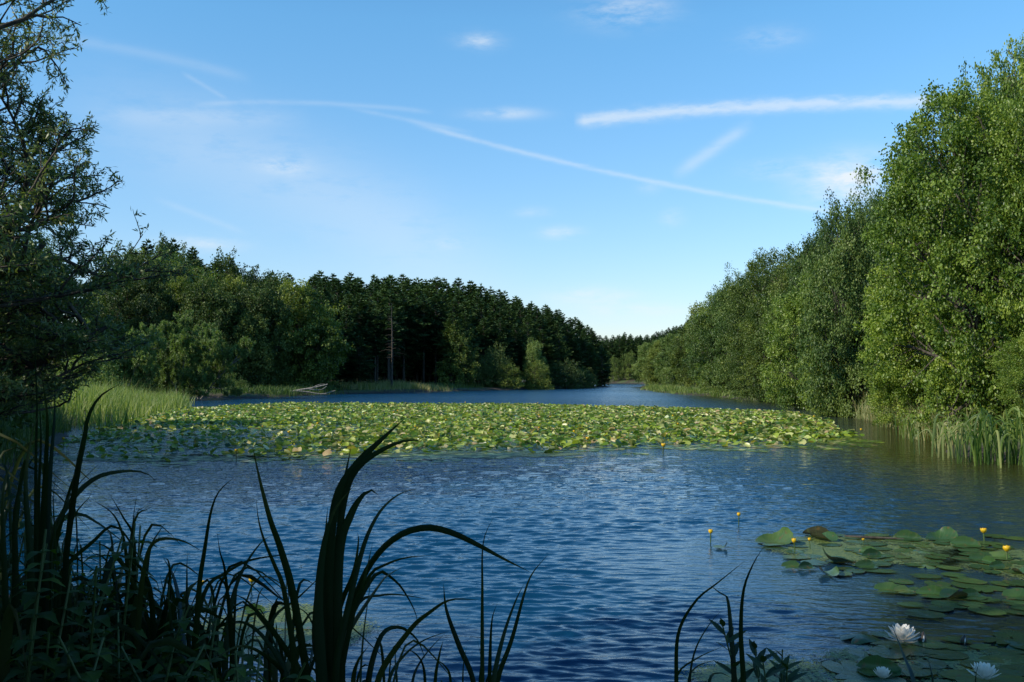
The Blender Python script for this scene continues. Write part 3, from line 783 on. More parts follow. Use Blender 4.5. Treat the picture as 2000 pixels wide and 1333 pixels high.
strip('shore_grass', [g2(660, 768), g2(740, 766), g2(850, 764.5)], 9000, 1.0, .06, M['dry_reed'], 'pale grass fringe on the shore under the spruces', width=1.5)
strip('shore_grass', [g2(350, 775), g2(500, 776), g2(640, 769)], 6000, .8, .06, M['grass'], 'dark shore grass below the left leafy trees', width=1.3)
strip('shore_grass', [g2(850, 764), g2(1000, 760), g2(1140, 756.5), (16, 190)], 7000, .8, .08, M['grass'], 'dark shore grass below the spruce wood')
strip('shore_grass', [g2(1262, 760), g2(1310, 767), g2(1430, 776), g2(1500, 783)], 7000, .65, .06, M['reed_pale'], 'pale reeds along the far right bank', width=1.0)
strip('shore_grass', [g2(1500, 784), g2(1600, 796), g2(1690, 811)], 5000, .7, .04, M['grass'], 'grass at the waterline under the middle right trees', width=.7)
# right bank reeds
strip('reed_bed', [g2(1690, 812), g2(1735, 826), g2(1800, 845), g2(1850, 872)], 7500, 1.25, .035, M['dry_reed'], 'pale green reeds growing along the near right bank', 'reeds', .5)
strip('shore_grass', [(10.2, 3), (10.6, 9), (11.0, 13), g2(1975, 905)], 5000, .8, .03, M['grass'], 'rough grass along the near right bank by the edge of the photo', width=.9)
# near bank ground cover
mb = MB(); poly = [(-18, 30), (-13.6, 31), (-11.2, 24), (-9.2, 19), (-7.9, 14), (-5.5, 9.5), (-3.4, 6.4), (-2.0, 4.3), (-.6, 3.2), (-1, 2.2), (-4, 2.5), (-9, 8), (-16, 20)]
q = scatter(poly, 22000); blades(mb, q[:, 0], q[:, 1], height(q[:, 0], q[:, 1]) - .02, (.18 + .35 * rng.random(len(q))) * np.where(q[:, 1] > 9, 1.9, 1), np.where(q[:, 1] > 9, .022, .012), .7)
tag(mb.build('bank_grass', M['grass']), 'dark low grass covering the near left bank', 'grass', kind='stuff')


# ------------------------------------------------------------------ individual reed clumps
def ribbon(mb, P, W, face, shade=.5, fold=.25, twist=0.0):
    """a long leaf: centre line P, width profile W, folded along its middle"""
    T = unit(np.gradient(P, axis=0)); S = unit(np.cross(T, face)); Nn = np.cross(S, T)
    if twist:
        a = np.linspace(0, twist, len(P))[:, None]; S, Nn = S * np.cos(a) + Nn * np.sin(a), Nn * np.cos(a) - S * np.sin(a)
    W = W[:, None]
    V = np.stack([P - S * W / 2, P + Nn * W * fold, P + S * W / 2], 1).reshape(-1, 3); n = len(P)
    b = np.arange(n - 1)[:, None] * 3
    mb.add(V, np.concatenate([b + np.array([0, 1, 4, 3]), b + np.array([1, 2, 5, 4])]), shade)


def prof(n, tipk=.55):
    t = np.linspace(0, 1, n); return (.75 + .25 * np.minimum(1, t * 3)) * np.where(t < tipk, 1, np.clip(1 - ((t - tipk) / (1 - tipk)) ** 1.7, .02, 1))


def hero_clump(label, depth, blades_, base=None, spread=.16, seed=0):
    """blades given as outline points of the photo; each is lifted to its own real depth"""
    r = np.random.default_rng(seed)
    xs = np.mean([at(b[0][0][0], 1330, depth)[0] for b in blades_]) if base is None else base
    root = empty('reed_clump', label, 'reeds', (xs, depth, max(-.15, H0(xs, depth))))
    o0 = np.array(root.location)
    for pts, wpx, *rest in blades_:
        d0 = depth + r.uniform(-spread, spread); d1 = d0 + r.uniform(-.25, .25)
        n = len(pts); P = [at(x, y, d0 + (d1 - d0) * i / (n - 1)) for i, (x, y) in enumerate(pts)]
        lo = P[0]
        if lo[2] > o0[2] + .1:     # carry the blade down to where it grows
            tx = lo[0] + np.clip((lo[0] - P[1][0]) * .35, -.07, .07) + .12 * (xs - lo[0]); b0_ = np.array([tx, d0, o0[2] - .03]); k_ = max(2, int(np.linalg.norm(lo - b0_) / .11))
            P = [b0_ + (lo - b0_) * q / k_ for q in range(k_)] + P
        C = curve(P, 160); al = np.r_[0, np.cumsum(np.linalg.norm(np.diff(C, axis=0), axis=1))]; m_ = 44
        C = np.stack([np.interp(np.linspace(0, al[-1], m_), al, C[:, q]) for q in range(3)], 1) - o0
        mb = MB(); shd = r.uniform(.15, .6) + .5 * np.clip((np.arange(m_ - 1) / (m_ - 1) - r.uniform(.75, .97)) / .1, 0, 1); ribbon(mb, C, .88 * wpx / F * depth * prof(m_, rest[0] if rest else .5), np.array([r.uniform(-.35, .35), -1, .15]), np.tile(shd, 2), .22, r.uniform(-.5, .5))
        mb.build('leaf', M['reed_sheen' if r.random() < .14 else 'reed'], root, True)
    return root


hero_clump('tall dark reed clump rising highest in the middle foreground', 2.9, [
    ([(640, 1320), (636, 1160), (648, 1040), (672, 940), (686, 872)], 26), ([(648, 1300), (644, 1120), (656, 980), (696, 908), (744, 860), (790, 818)], 19, .8),
    ([(656, 1300), (660, 1080), (676, 960), (704, 908), (760, 872), (800, 860), (830, 864)], 15, .8), ([(660, 1300), (664, 1080), (688, 1000), (712, 964), (728, 958), (740, 968)], 18, .85),
    ([(660, 1280), (704, 1088), (732, 1016), (760, 980), (788, 962), (816, 955)], 15), ([(672, 1240), (704, 1140), (740, 1080), (784, 1044), (832, 1031), (880, 1040), (932, 1064), (984, 1092), (1036, 1118)], 15, .75),
    ([(668, 1240), (720, 1128), (752, 1104), (792, 1090), (844, 1085)], 13), ([(668, 1260), (740, 1144), (764, 1120), (792, 1106)], 15), ([(672, 1240), (732, 1124), (768, 1132), (792, 1160), (812, 1200), (818, 1240)], 12),
    ([(650, 1290), (700, 1180), (740, 1164), (780, 1162), (844, 1172)], 10), ([(628, 1330), (622, 1190), (630, 1080), (652, 1000), (692, 948)], 24), ([(652, 1330), (648, 1200), (650, 1100), (655, 1010)], 26),
    ([(640, 1330), (660, 1200), (690, 1120), (700, 1060), (698, 1040)], 16), ([(664, 1330), (690, 1200), (712, 1130), (728, 1060)], 14), ([(632, 1330), (618, 1250), (622, 1150), (634, 1060), (640, 990)], 22)], seed=1)
hero_clump('dark reed clump with two slim crossing blades left of the tallest one', 3.0, [
    ([(600, 1330), (572, 1160), (548, 1072), (528, 1016), (508, 940), (492, 866)], 17, .6), ([(580, 1330), (556, 1160), (536, 1104), (516, 1056), (505, 1016), (500, 974)], 15),
    ([(380, 1240), (404, 1148), (440, 1120), (484, 1096), (540, 1086), (592, 1082)], 11), ([(440, 1290), (452, 1180), (476, 1110), (510, 1060), (532, 1046)], 14), ([(452, 1250), (440, 1120), (430, 1080), (424, 1040)], 11),
    ([(588, 1328), (560, 1272), (520, 1216), (480, 1172), (452, 1160)], 15, .7), ([(520, 1330), (520, 1250), (540, 1200), (580, 1170), (640, 1112)], 10), ([(560, 1330), (540, 1280), (500, 1230), (460, 1215), (400, 1240)], 12),
    ([(600, 1330), (620, 1260), (600, 1200), (560, 1180)], 9), ([(556, 1330), (530, 1290), (470, 1262), (400, 1300)], 12)], seed=2)
hero_clump('single slender reed with a tip bent right in the left foreground', 3.1, [
    ([(380, 1330), (388, 1160), (400, 1072), (412, 1000), (428, 960), (460, 930)], 14), ([(372, 1330), (366, 1200), (365, 1120), (366, 1080)], 12), ([(360, 1330), (352, 1200), (340, 1130), (318, 1088)], 16),
    ([(400, 1330), (410, 1260), (450, 1200), (520, 1170)], 9), ([(345, 1330), (335, 1230), (330, 1150), (352, 1095)], 12)], seed=3)
hero_clump('reed clump with long pointed blades just right of the middle', 2.8, [
    ([(972, 1330), (1000, 1248), (1024, 1160), (1040, 1120), (1072, 1082)], 12), ([(964, 1330), (984, 1240), (1008, 1172), (1024, 1140)], 13), ([(942, 1330), (942, 1160), (944, 1060), (966, 1006)], 12, .35),
    ([(924, 1330), (896, 1260), (872, 1192), (866, 1140)], 12, .75), ([(956, 1330), (960, 1220), (970, 1180)], 11), ([(904, 1330), (906, 1290), (912, 1262)], 9), ([(936, 1330), (940, 1290), (932, 1250)], 8), ([(950, 1330), (975, 1300), (995, 1270)], 7)], seed=4)
hero_clump('low arching pale backed reeds at the bottom centre', 2.7, [
    ([(720, 1328), (740, 1252), (760, 1228), (788, 1228), (816, 1252), (832, 1292)], 16), ([(740, 1324), (800, 1232), (840, 1196), (880, 1172), (936, 1172)], 14), ([(760, 1330), (790, 1280), (830, 1250), (880, 1232)], 10),
    ([(806, 1330), (830, 1280), (870, 1236)], 9), ([(850, 1330), (858, 1280), (866, 1250)], 9), ([(775, 1330), (772, 1290), (776, 1252)], 8), ([(704, 1330), (710, 1240), (722, 1150), (726, 1120)], 6), ([(690, 1330), (700, 1290), (720, 1262)], 14),
    ([(880, 1330), (868, 1300), (840, 1284)], 9), ([(830, 1330), (822, 1290), (800, 1270), (785, 1275)], 9)], seed=5)
hero_clump('slim reed group with one tall tip at the bottom right', 2.6, [
    ([(1321, 1331), (1325, 1237), (1359, 1174), (1400, 1140), (1456, 1095)], 11), ([(1347, 1331), (1359, 1267), (1389, 1215), (1415, 1189)], 11), ([(1434, 1331), (1428, 1237), (1421, 1170), (1408, 1160), (1385, 1142)], 14, .7),
    ([(1452, 1331), (1447, 1237), (1452, 1155), (1471, 1102), (1494, 1065)], 13, .6), ([(1321, 1324), (1362, 1286), (1419, 1260)], 9), ([(1345, 1331), (1362, 1302), (1395, 1290)], 8), ([(1385, 1333), (1405, 1315), (1430, 1325)], 9)], seed=6)
hero_clump('few short reed blades before the white water lilies', 2.6, [
    ([(1785, 1335), (1765, 1280), (1741, 1219)], 14, .4), ([(1822, 1335), (1815, 1295), (1809, 1271)], 9), ([(1905, 1335), (1908, 1310), (1912, 1296)], 10), ([(1778, 1335), (1758, 1312), (1745, 1290)], 6)], seed=7)
hero_clump('big dark reed clump standing tall at the left edge', 2.9, [
    ([(90, 1093), (97, 935), (106, 823), (108, 742)], 14, .55), ([(80, 1093), (90, 900), (92, 810), (81, 733)], 15, .6), ([(70, 1090), (70, 900), (72, 780), (64, 610)], 12, .3),
    ([(130, 1080), (150, 930), (166, 850), (172, 815), (195, 775), (236, 749)], 15, .75), ([(100, 1060), (112, 1021), (148, 967), (193, 931), (252, 920), (288, 926), (306, 942)], 13, .75), ([(100, 1060), (125, 990), (150, 950), (200, 900)], 15),
    ([(100, 1100), (130, 980), (145, 930), (158, 890)], 15), ([(130, 1050), (150, 1000), (172, 975), (180, 960)], 14), ([(60, 1100), (50, 950), (60, 860), (78, 800)], 17), ([(30, 1100), (30, 1000), (50, 920), (85, 870)], 18),
    ([(10, 1150), (5, 1000), (12, 930), (40, 880)], 18), ([(110, 1100), (104, 980), (108, 940), (106, 920)], 8), ([(72, 1100), (76, 950), (80, 850), (74, 760)], 14), ([(120, 1120), (180, 1060), (230, 1030), (296, 1130)], 12)], seed=8)
hero_clump('reed clump bent and tangled left of the slender reed', 3.2, [
    ([(250, 1200), (246, 1080), (225, 1010), (178, 975)], 14), ([(256, 1200), (262, 1060), (240, 1010), (214, 965)], 13), ([(262, 1200), (258, 1060), (262, 1000), (270, 953)], 9), ([(280, 1200), (292, 1080), (310, 1040), (325, 1020)], 10),
    ([(240, 1200), (210, 1100), (180, 1080), (165, 1062)], 10), ([(270, 1220), (280, 1120), (300, 1060), (350, 1055), (400, 1080)], 14), ([(290, 1220), (250, 1120), (210, 1070), (170, 1060)], 14), ([(300, 1250), (290, 1140), (250, 1090), (180, 1085)], 16),
    ([(310, 1250), (330, 1160), (330, 1100), (318, 1090)], 14), ([(200, 1250), (190, 1160), (195, 1110), (215, 1100)], 13), ([(230, 1250), (228, 1150), (222, 1090)], 12), ([(320, 1280), (322, 1180), (312, 1120)], 12)], seed=9)


def random_clump(label, x, y, n, h, seed, w=.022, parent_group=None, mat='reed', cat='reeds', sp=.14):
    r = np.random.default_rng(seed); z = max(-.12, H0(x, y))
    root = empty('reed_clump', label, cat, (x, y, z), 0, parent_group)
    for i in range(n):
        a = r.random() * 6.28; le = r.uniform(.08, .75); hh = h * r.uniform(.55, 1.1); b = np.array([r.normal(0, sp), r.normal(0, sp), -.03])
        d = np.array([math.cos(a), math.sin(a), 0])
        P = curve([b, b + d * hh * le * .12 + np.array([0, 0, hh * .45]), b + d * hh * le * .4 + np.array([0, 0, hh * .85]), b + d * hh * le * 1.0 + np.array([0, 0, hh * (1.02 - .75 * le)])], 14)
        mb = MB(); ribbon(mb, P, w * r.uniform(.7, 1.2) * prof(14), np.array([r.normal(), -1, .1]), np.clip(r.normal(.5, .2), 0, 1), .2, r.uniform(-1, 1)); mb.build('leaf', M['reed_sheen' if mat == 'reed' and r.random() < .12 else mat], root, True)
    return root


GB = 'dark reeds crowding the lower left bank'
k = 0
for (x, y, n, h) in ((-1.75, 3.4, 18, .95), (-1.35, 3.2, 18, .85), (-1.05, 3.3, 16, .75), (-.8, 3.15, 14, .62), (-2.1, 3.9, 18, 1.05), (-1.55, 4.1, 16, .8), (-2.6, 4.6, 18, 1.1), (-1.1, 3.8, 12, .6), (-2.9, 5.6, 16, 1.1), (-.45, 3.1, 10, .5), (-1.2, 2.9, 14, .7), (-1.5, 2.8, 14, .85), (-3.6, 6.6, 16, 1.2)):
    random_clump('dark reed tuft crowded among others on the lower left bank', x, y, n, h, 100 + k, .024, GB); k += 1
for (x, y, n, h) in ((-1.6, 3.0, 34, .8), (-1.25, 3.5, 34, .8), (-.95, 3.0, 30, .62), (-1.9, 3.2, 30, .95), (-.65, 3.25, 26, .5), (-1.45, 3.7, 30, .8), (-.3, 3.0, 18, .42), (.05, 3.05, 14, .36), (-1.1, 2.7, 26, .62), (-1.35, 2.5, 26, .6), (-1.0, 3.6, 30, .75), (-.75, 3.5, 24, .6), (-1.7, 3.6, 30, .95), (-.5, 2.8, 22, .42), (-2.0, 3.6, 30, 1.0), (-.9, 2.6, 24, .5)):
    random_clump('tangle of thin dark grassy blades on the lower left bank', x, y, n, h, 300 + k, .011, 'thin blade tangles on the lower left bank', cat='grass tuft', sp=.17); k += 1
random_clump('small bright green reed shoot in sunlit colour at the bottom left', -.80, 2.75, 9, .58, 400, .02, None, 'reed_pale', sp=.04)  # its sunlight is painted by the brighter reed material
for j, (px, py, n, h, lab) in enumerate(((1868, 893, 34, 1.0, 'reed clump with yellowed bent tips, left of the near right ones'), (1935, 905, 46, 1.25, 'tall green reed clump under the alder at the right'), (1985, 908, 46, 1.35, 'reed clump at the right edge of the photo'), (1900, 880, 30, .9, 'short reed clump behind the two near right ones'), (1815, 862, 24, .8, 'loose reed clump with drooping blades before the pale reed fringe'), (1775, 850, 20, .7, 'small loose reed clump at the left end of the near right reeds'))):
    p = gr(px, py); random_clump(lab, p[0], p[1], n, h, 140 + j, .035, None, 'dry_reed' if j in (0,) else 'reed_pale', sp=.3)


# nettles
def nettle(x, y, h, seed, label, group):
    r = np.random.default_rng(seed); z = H0(x, y); root = empty('nettle_plant', label, 'nettle', (x, y, z), r.random() * 6, group)
    le = np.array([r.normal(0, .12), r.normal(0, .12)]); P = curve([(0, 0, -.02), (le[0] * .3, le[1] * .3, h * .5), (le[0], le[1], h)], 10)
    mb = MB(); tube(mb, P, np.linspace(.006, .003, 10), 5); mb.build('stem', M['stem'], root)
    lf = MB(); t = .25; q = 0
    while t < .985:
        i = t * 9; p = P[int(i)] * (1 - i % 1) + P[min(9, int(i) + 1)] * (i % 1)
        for s in (0, PI):
            a = q * PI / 2 + s + r.normal(0, .2); d = np.array([math.cos(a), math.sin(a), .25 - .2 * t]); L = .13 * (1.15 - t * .75) * r.uniform(.8, 1.15)
            C = curve([p, p + d * L * .5, p + d * L - np.array([0, 0, .35 * L])], 9); tt = np.linspace(0, 1, 9)
            wd = .50 * L * np.sin(PI * tt ** .62) * (1 + .22 * (np.arange(9) % 2)) + .002
            ribbon(lf, C, wd, np.array([0, 0, 1.]) + d * .1, np.clip(r.normal(.5, .2), 0, 1), -.12)
        t += .085 * (1.1 - .5 * t); q += 1
    lf.build('leaves', M['nettle'], root, False)


GN = 'nettles on the bank in the lower left corner'; r_ = np.random.default_rng(9)
for i in range(150):
    y = r_.uniform(1.9, 3.4); x = -.50 * y + r_.uniform(-.08, .70) * 1.0
    if x > -.40 * y + .35: continue
    nettle(x, y, r_.uniform(.45, .85) * (1.12 if x < -1.2 else .8), 200 + i, 'leafy green nettle among others in the lower left corner', GN)

# leafy herb at bottom right
def herb(px, d, ytop, label, seed, n=5):
    p = at(px, 1300, d); z = max(-.15, H0(p[0], p[1])); h = at(px, ytop, d)[2] - z; r = np.random.default_rng(seed)
    root = empty('leafy_herb', label, 'plant', (p[0], p[1], z)); st, lf = MB(), MB()
    for k in range(n):
        hh = h * (1 - .12 * k * r.random()); e = np.array([(k - n / 2 + .5) * .045 + r.normal(0, .02), r.normal(0, .06), hh])
        P = curve([(0, 0, -.02), e * np.array([.4, .4, .5]), e], 12); tube(st, P, np.linspace(.005, .002, 12), 5)
        for q in range(22):
            t = .35 + .65 * q / 21; i = t * 11; b = P[int(min(i, 10))] + (P[min(11, int(i) + 1)] - P[int(min(i, 10))]) * (i % 1)
            a = q * 2.4 + r.random(); dd = np.array([math.cos(a), math.sin(a), .7]); L = .075 * (1.2 - .5 * t)
            ribbon(lf, curve([b, b + dd * L * .5, b + dd * L - np.array([0, 0, .1 * L])], 7), .3 * L * np.sin(PI * np.linspace(0.05, 1, 7) ** .8) + .001, np.array([0, -.4, 1.]), np.clip(r.normal(.5, .15), 0, 1), -.1)
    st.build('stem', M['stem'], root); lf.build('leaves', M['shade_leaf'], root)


herb(1515, 2.7, 1212, 'dark leafy herb standing beside the slim reeds at the bottom right', 3)
herb(1545, 2.55, 1300, 'low dark herb at the foot of the taller leafy one', 4, 3)


# ------------------------------------------------------------------ lily pads
def pad(a, b, kind, r, nt_=18, rings=(.3, .65, 1.0)):
    """heart shaped floating leaf, half length a, half width b; kind: flat, curl, flap, cup"""
    th = np.linspace(-PI + .13, PI - .13, nt_); rim = 1 - .62 * np.exp(-((PI - abs(th)) / .22) ** 2) * .9
    rim = rim * (1 + .03 * np.sin(5 * th + r.random() * 6) + .02 * np.sin(11 * th + r.random() * 6))
    V = [[-.25 * a, 0, 0]]
    for q in rings:
        for t_, m_ in zip(th, rim):
            V.append([-.25 * a * (1 - q) + a * math.cos(t_) * m_ * q, b * math.sin(t_) * m_ * q, 0])
    V = np.array(V, float); Fc4, Fc3 = [], []
    for j in range(nt_ - 1):
        Fc3.append([0, 1 + j, 2 + j])
        for q in range(len(rings) - 1):
            o1 = 1 + q * nt_; o2 = o1 + nt_; Fc4.append([o1 + j, o2 + j, o2 + j + 1, o1 + j + 1])

    def roll(V, ax, s0, kappa, sgn=1):
        s = np.maximum(0, V[:, ax] * sgn - s0); k = kappa
        nz = V.copy(); m = s > 0
        nz[m, ax] = sgn * (s0 + np.sin(k * s[m]) / k); nz[m, 2] = V[m, 2] + (1 - np.cos(k * s[m])) / k
        return nz
    if kind == 'curl':
        k = r.uniform(1.5, 5) / b * .5; V = roll(V, 1, 0, k); V = roll(V, 1, 0, k, -1)
    elif kind == 'flap':
        k = r.uniform(1.9, 2.6) / b; s0 = r.uniform(-.05, .3) * b; A = r.uniform(1.15, 1.7); ro = .16 * b; s_ = np.maximum(0, V[:, 1] - s0); sa = np.minimum(s_, ro * A); an = sa / ro; st_ = s_ - sa; m = s_ > 0
        V[m, 2] += (ro * (1 - np.cos(an)) + st_ * np.sin(an))[m]; V[m, 1] = (s0 + ro * np.sin(an) + st_ * np.cos(an))[m]
    elif kind == 'cup':
        V = roll(V, 0, 0, 1.6 / a); V = roll(V, 1, .2 * b, 1.2 / b)
    elif kind == 'dome':
        V[:, 2] -= .25 * (V[:, 0] ** 2 + V[:, 1] ** 2) / a
    V[:, 2] += .03 * a * np.sin(V[:, 0] / a * 4 + r.random() * 6) * np.cos(V[:, 1] / b * 3 + r.random() * 6) * (1 if kind != 'flat' else .25)
    return V, np.array(Fc4), np.array(Fc3)


def add_pad(mb, V, F4, F3, shade):
    n0 = mb.n; mb.add(V, F4, shade); mb.L.append((F3 + n0).ravel()); mb.S.append(np.full(len(F3), 3)); mb.A.append(np.full(len(F3), shade))


r_ = np.random.default_rng(21)
kinds = ['flat', 'curl', 'flap', 'cup', 'dome', 'curl', 'flap', 'dome']
VAR = [pad(.12, .096, kinds[i % 8], r_, 11, (.55, 1.0)) for i in range(16)]


def rot(V, rz, tilt, td):
    c, s = math.cos(rz), math.sin(rz); V = V @ np.array([[c, s, 0], [-s, c, 0], [0, 0, 1]])
    ax = np.array([math.cos(td), math.sin(td), 0]); c, s = math.cos(tilt), math.sin(tilt)
    return V * c + np.cross(np.broadcast_to(ax, V.shape), V) * s + ax * (V @ ax)[:, None] * (1 - c)


FIELD = [g2(95, 905), g2(120, 872), g2(200, 836), g2(330, 803), g2(560, 790.5), g2(1000, 792.5), g2(1350, 801), g2(1550, 810), g2(1620, 826), g2(1640, 845), g2(1700, 862), g2(1560, 873), g2(1300, 876), g2(1000, 888), g2(800, 893), g2(600, 897), g2(480, 903), g2(300, 908)]
xs, ys = [], []
q = scatter(FIELD, 75000)
r_ = np.random.default_rng(22)
# min-distance thinning on a grid
cell = {}
keep = []
for i, (x, y) in enumerate(q):
    mind = .135 if y > 23 else .17
    c = (int(x / mind), int(y / mind))
    if cell.get(c, 0) >= 1: continue
    cell[c] = 1; keep.append(i)
q = q[keep]
edge = np.array(FIELD)


def front_y(x):   # near edge of the field
    return np.interp(x, [p[0] for p in edge[10:][::-1]], [p[1] for p in edge[10:][::-1]])


ex = scatter([(p[0], p[1] - 1.5) for p in FIELD[9:]] + [(p[0], p[1] + .3) for p in FIELD[9:]][::-1], 1500)
ex = ex[(np.sin(ex[:, 0] * 1.9 + np.sin(ex[:, 0] * .7) * 2) * np.sin(ex[:, 1] * 2.1 + ex[:, 0]) > .05)]
q = np.concatenate([q, ex]); order = sorted(range(len(q)), key=lambda i: q[i][1])
recs = []
for i in order:
    x, y = q[i]
    e = y - front_y(x) + .4 * math.sin(x * 1.3); left = x < -5.5 + .1 * (y - 20)
    fl = math.exp(-max(e, 0) / 1.6)
    if left and y < 33: fl = max(fl, .55)
    if r_.random() < fl * .35: continue
    if left and math.sin(x * 1.7 + math.sin(y)) * math.sin(y * 1.1 + x * .5) > .15 and r_.random() < .7: continue
    right = x > .44 * y - .5
    if right and r_.random() < .45: continue
    flat = r_.random() < max(.12, fl, .6 if right else 0)
    sz = r_.uniform(.6, 1.12)
    kv = r_.choice([0, 8]) if flat else r_.integers(16)
    tilt = r_.uniform(0, .05) if flat else abs(r_.normal(.32, .32)); h = .012 if flat else r_.uniform(.02, .13)
    u_ = r_.random(); sh = r_.uniform(.05, .62) if u_ < .72 else (r_.uniform(.62, .85) if u_ < .90 else r_.uniform(.85, 1.0))
    if left and y < 30: sz *= .85
    recs.append((x, y, h, r_.random() * 6.283, tilt, r_.random() * 6.283, sz, kv, sh))
NIND = 150
PADM = {}
for n, (x, y, h, rz, tilt, td, sz, kv, sh) in enumerate(recs[:NIND]):
    key = (kv, int(sh * 5))
    if key not in PADM:
        mb = MB(); add_pad(mb, *VAR[kv], (int(sh * 5) + .5) / 5); PADM[key] = mb.mesh('lily_pad', M['pad'], True)
    o = link('lily_pad', PADM[key]); o.location = (x, y, h * .5); o.scale = (sz,) * 3; o.rotation_euler = (tilt * math.cos(td), tilt * math.sin(td), rz)
    tag(o, 'lily pad along the near edge of the wide pad field', 'lily pad', 'lily pads along the near edge of the field')
mb = MB()
for (x, y, h, rz, tilt, td, sz, kv, sh) in recs[NIND:]:
    V, F4, F3 = VAR[kv]; add_pad(mb, rot(V * sz, rz, tilt, td) + np.array([x, y, h]), F4, F3, sh)
tag(mb.build('lily_pads', M['pad'], None, True), 'wide field of crowded lily pads across the lake', 'lily pads', kind='stuff')
print('pads', len(recs))

# near pads, bottom right: pixel place, width in px, kind, turn
NV = {}
r_ = np.random.default_rng(31)
NK = {'flat': 3, 'flap': 4, 'curl': 2, 'cup': 2, 'dome': 2}
for k_, n in NK.items():
    for i in range(n + 2):
        V, F4, F3 = pad(.16, .125, k_, r_, 26, (.2, .4, .6, .8, 1.0)); mb = MB(); add_pad(mb, V, F4, F3, [.3, .5, .42, .6][i % 4]); NV[(k_, i)] = mb.mesh('lily_pad', M['near_pad'], True)


def npad(px, py, w, kind, rz, label, group=None, h=.012, tilt=0.0, i=None):
    if kind == 'flap': rz = (rz - 1.4) * 1.6; w *= .92
    p = gr(px, py); s = w / F * p[1] / .30; i = r_.integers(NK[kind]) if i is None else i
    o = link('lily_pad', NV[(kind, int(i))]); o.location = (p[0], p[1], h); o.scale = (s, s, s); o.rotation_euler = (tilt, 0, rz)
    return tag(o, label, 'lily pad', group)


npad(1515, 1066, 80, 'cup', .3, 'large pad with rolled up edges at the left end of the near group', h=.03)
npad(1598, 1048, 60, 'flap', 3.1, 'pad with an upturned lobe at the back of the near group', h=.02)
npad(1635, 1102, 78, 'cup', 2.8, 'shiny cupped pad in the middle of the near group', h=.025)
npad(1548, 1112, 46, 'flap', 1.5, 'left of two pads with upright dark lobes side by side', h=.02)
npad(1576, 1114, 40, 'flap', 1.7, 'right of two pads with upright dark lobes side by side', h=.02)
npad(1410, 1072, 42, 'flap', .2, 'lone folded pad left of the near group beside a yellow flower', h=.02)
npad(1735, 1158, 58, 'flap', 1.4, 'tall upstanding pad, leftmost of the folded row', h=.02)
npad(1765, 1160, 42, 'flap', 1.6, 'dark narrow upstanding pad second in the folded row', h=.02)
npad(1822, 1168, 66, 'flap', 1.3, 'bright pad with one raised corner third in the folded row', h=.02)
npad(1862, 1172, 56, 'curl', .4, 'glossy rolled pad fourth in the folded row', h=.02)
npad(1900, 1172, 60, 'flap', 1.6, 'pad with a dark raised lobe at the right of the folded row', h=.02)
npad(1990, 1172, 66, 'flap', 1.4, 'dark upright pad at the right edge of the photo', h=.02)
npad(1885, 1070, 60, 'flap', 1.2, 'dark upright pad at the back right of the near group', h=.02)
npad(1840, 1058, 66, 'cup', .5, 'pad catching a white glint at the back right', h=.02)
npad(1680, 1250, 80, 'dome', .5, 'dark crumpled pad left of the white water lily', h=.03)
npad(1715, 1318, 90, 'flap', 1.2, 'dark upright pad behind the half open white lily', h=.02)
npad(1980, 1260, 110, 'dome', .6, 'dark glossy domed pad at the lower right edge', h=.02)
npad(495, 1200, 46, 'flap', 1.4, 'small upright pad seen between the reeds', h=.02)
for q_ in range(16):
    px, py = r_.uniform(1500, 2000), r_.uniform(1052, 1128)
    if py > 1100 and px < 1600: continue
    npad(px, py, r_.uniform(38, 58), ['flap', 'curl', 'flap', 'dome'][q_ % 4], 1.4 + r_.normal(0, .4), 'small folded or curled pad among the flat ones of the near group', 'folded pads in the near group', h=.018)
GP = 'flat pads lying in the near group'; used = []
cand = 0
while len(used) < 118 and cand < 9000:
    cand += 1
    zone = r_.random()
    if zone < .55: px, py = r_.uniform(1480, 2010), r_.uniform(1048, 1130)
    elif zone < .8: px, py = r_.uniform(1740, 2010), r_.uniform(1135, 1205)
    else: px, py = r_.uniform(1640, 2010), r_.uniform(1240, 1345)
    if py > 1100 and py < 1135 and px < 1560 + (py - 1100) * 3: continue
    p = gr(px, py)
    if any((p[0] - a) ** 2 + (p[1] - b) ** 2 < .14 ** 2 for a, b in used): continue
    used.append((p[0], p[1])); npad(px, py, .235 / p[1] * F * r_.uniform(.65, 1.2), 'flat', r_.random() * 6.28, 'flat dull green pad lying among the near group at the right', GP, h=r_.uniform(.008, .02), tilt=r_.normal(0, .02))
used2 = []
for (px, py) in ((520, 1240), (560, 1225), (600, 1262), (470, 1215), (545, 1290), (615, 1225), (430, 1250), (580, 1320), (500, 1275)):
    npad(px, py, 62, 'flat', r_.random() * 6, 'flat pad floating behind the foreground reeds on the left', 'pads behind the foreground reeds')


# algae film around the near pads
def film(name, cx, cy, rx, ry, label):
    n = 40; xs = np.linspace(-1, 1, n); X, Y = np.meshgrid(xs, xs)
    V = np.stack([cx + X * rx, cy + Y * ry, .009 + 0 * X], -1).reshape(-1, 3)
    i = np.arange(n - 1)[:, None] * n; j = np.arange(n - 1)[None]; Fc = np.stack([i + j, i + j + 1, i + j + 1 + n, i + j + n], -1).reshape(-1, 4)
    mb = MB(); mb.add(V, Fc); o = mb.build(name, ALG)
    d = .62 - 1.3 * np.clip(np.sqrt(X ** 2 + Y ** 2) - .45, 0, 1); a = o.data.attributes.new('dens', 'FLOAT', 'POINT'); a.data.foreach_set('value', d.ravel())
    return tag(o, label, 'algae', kind='stuff')


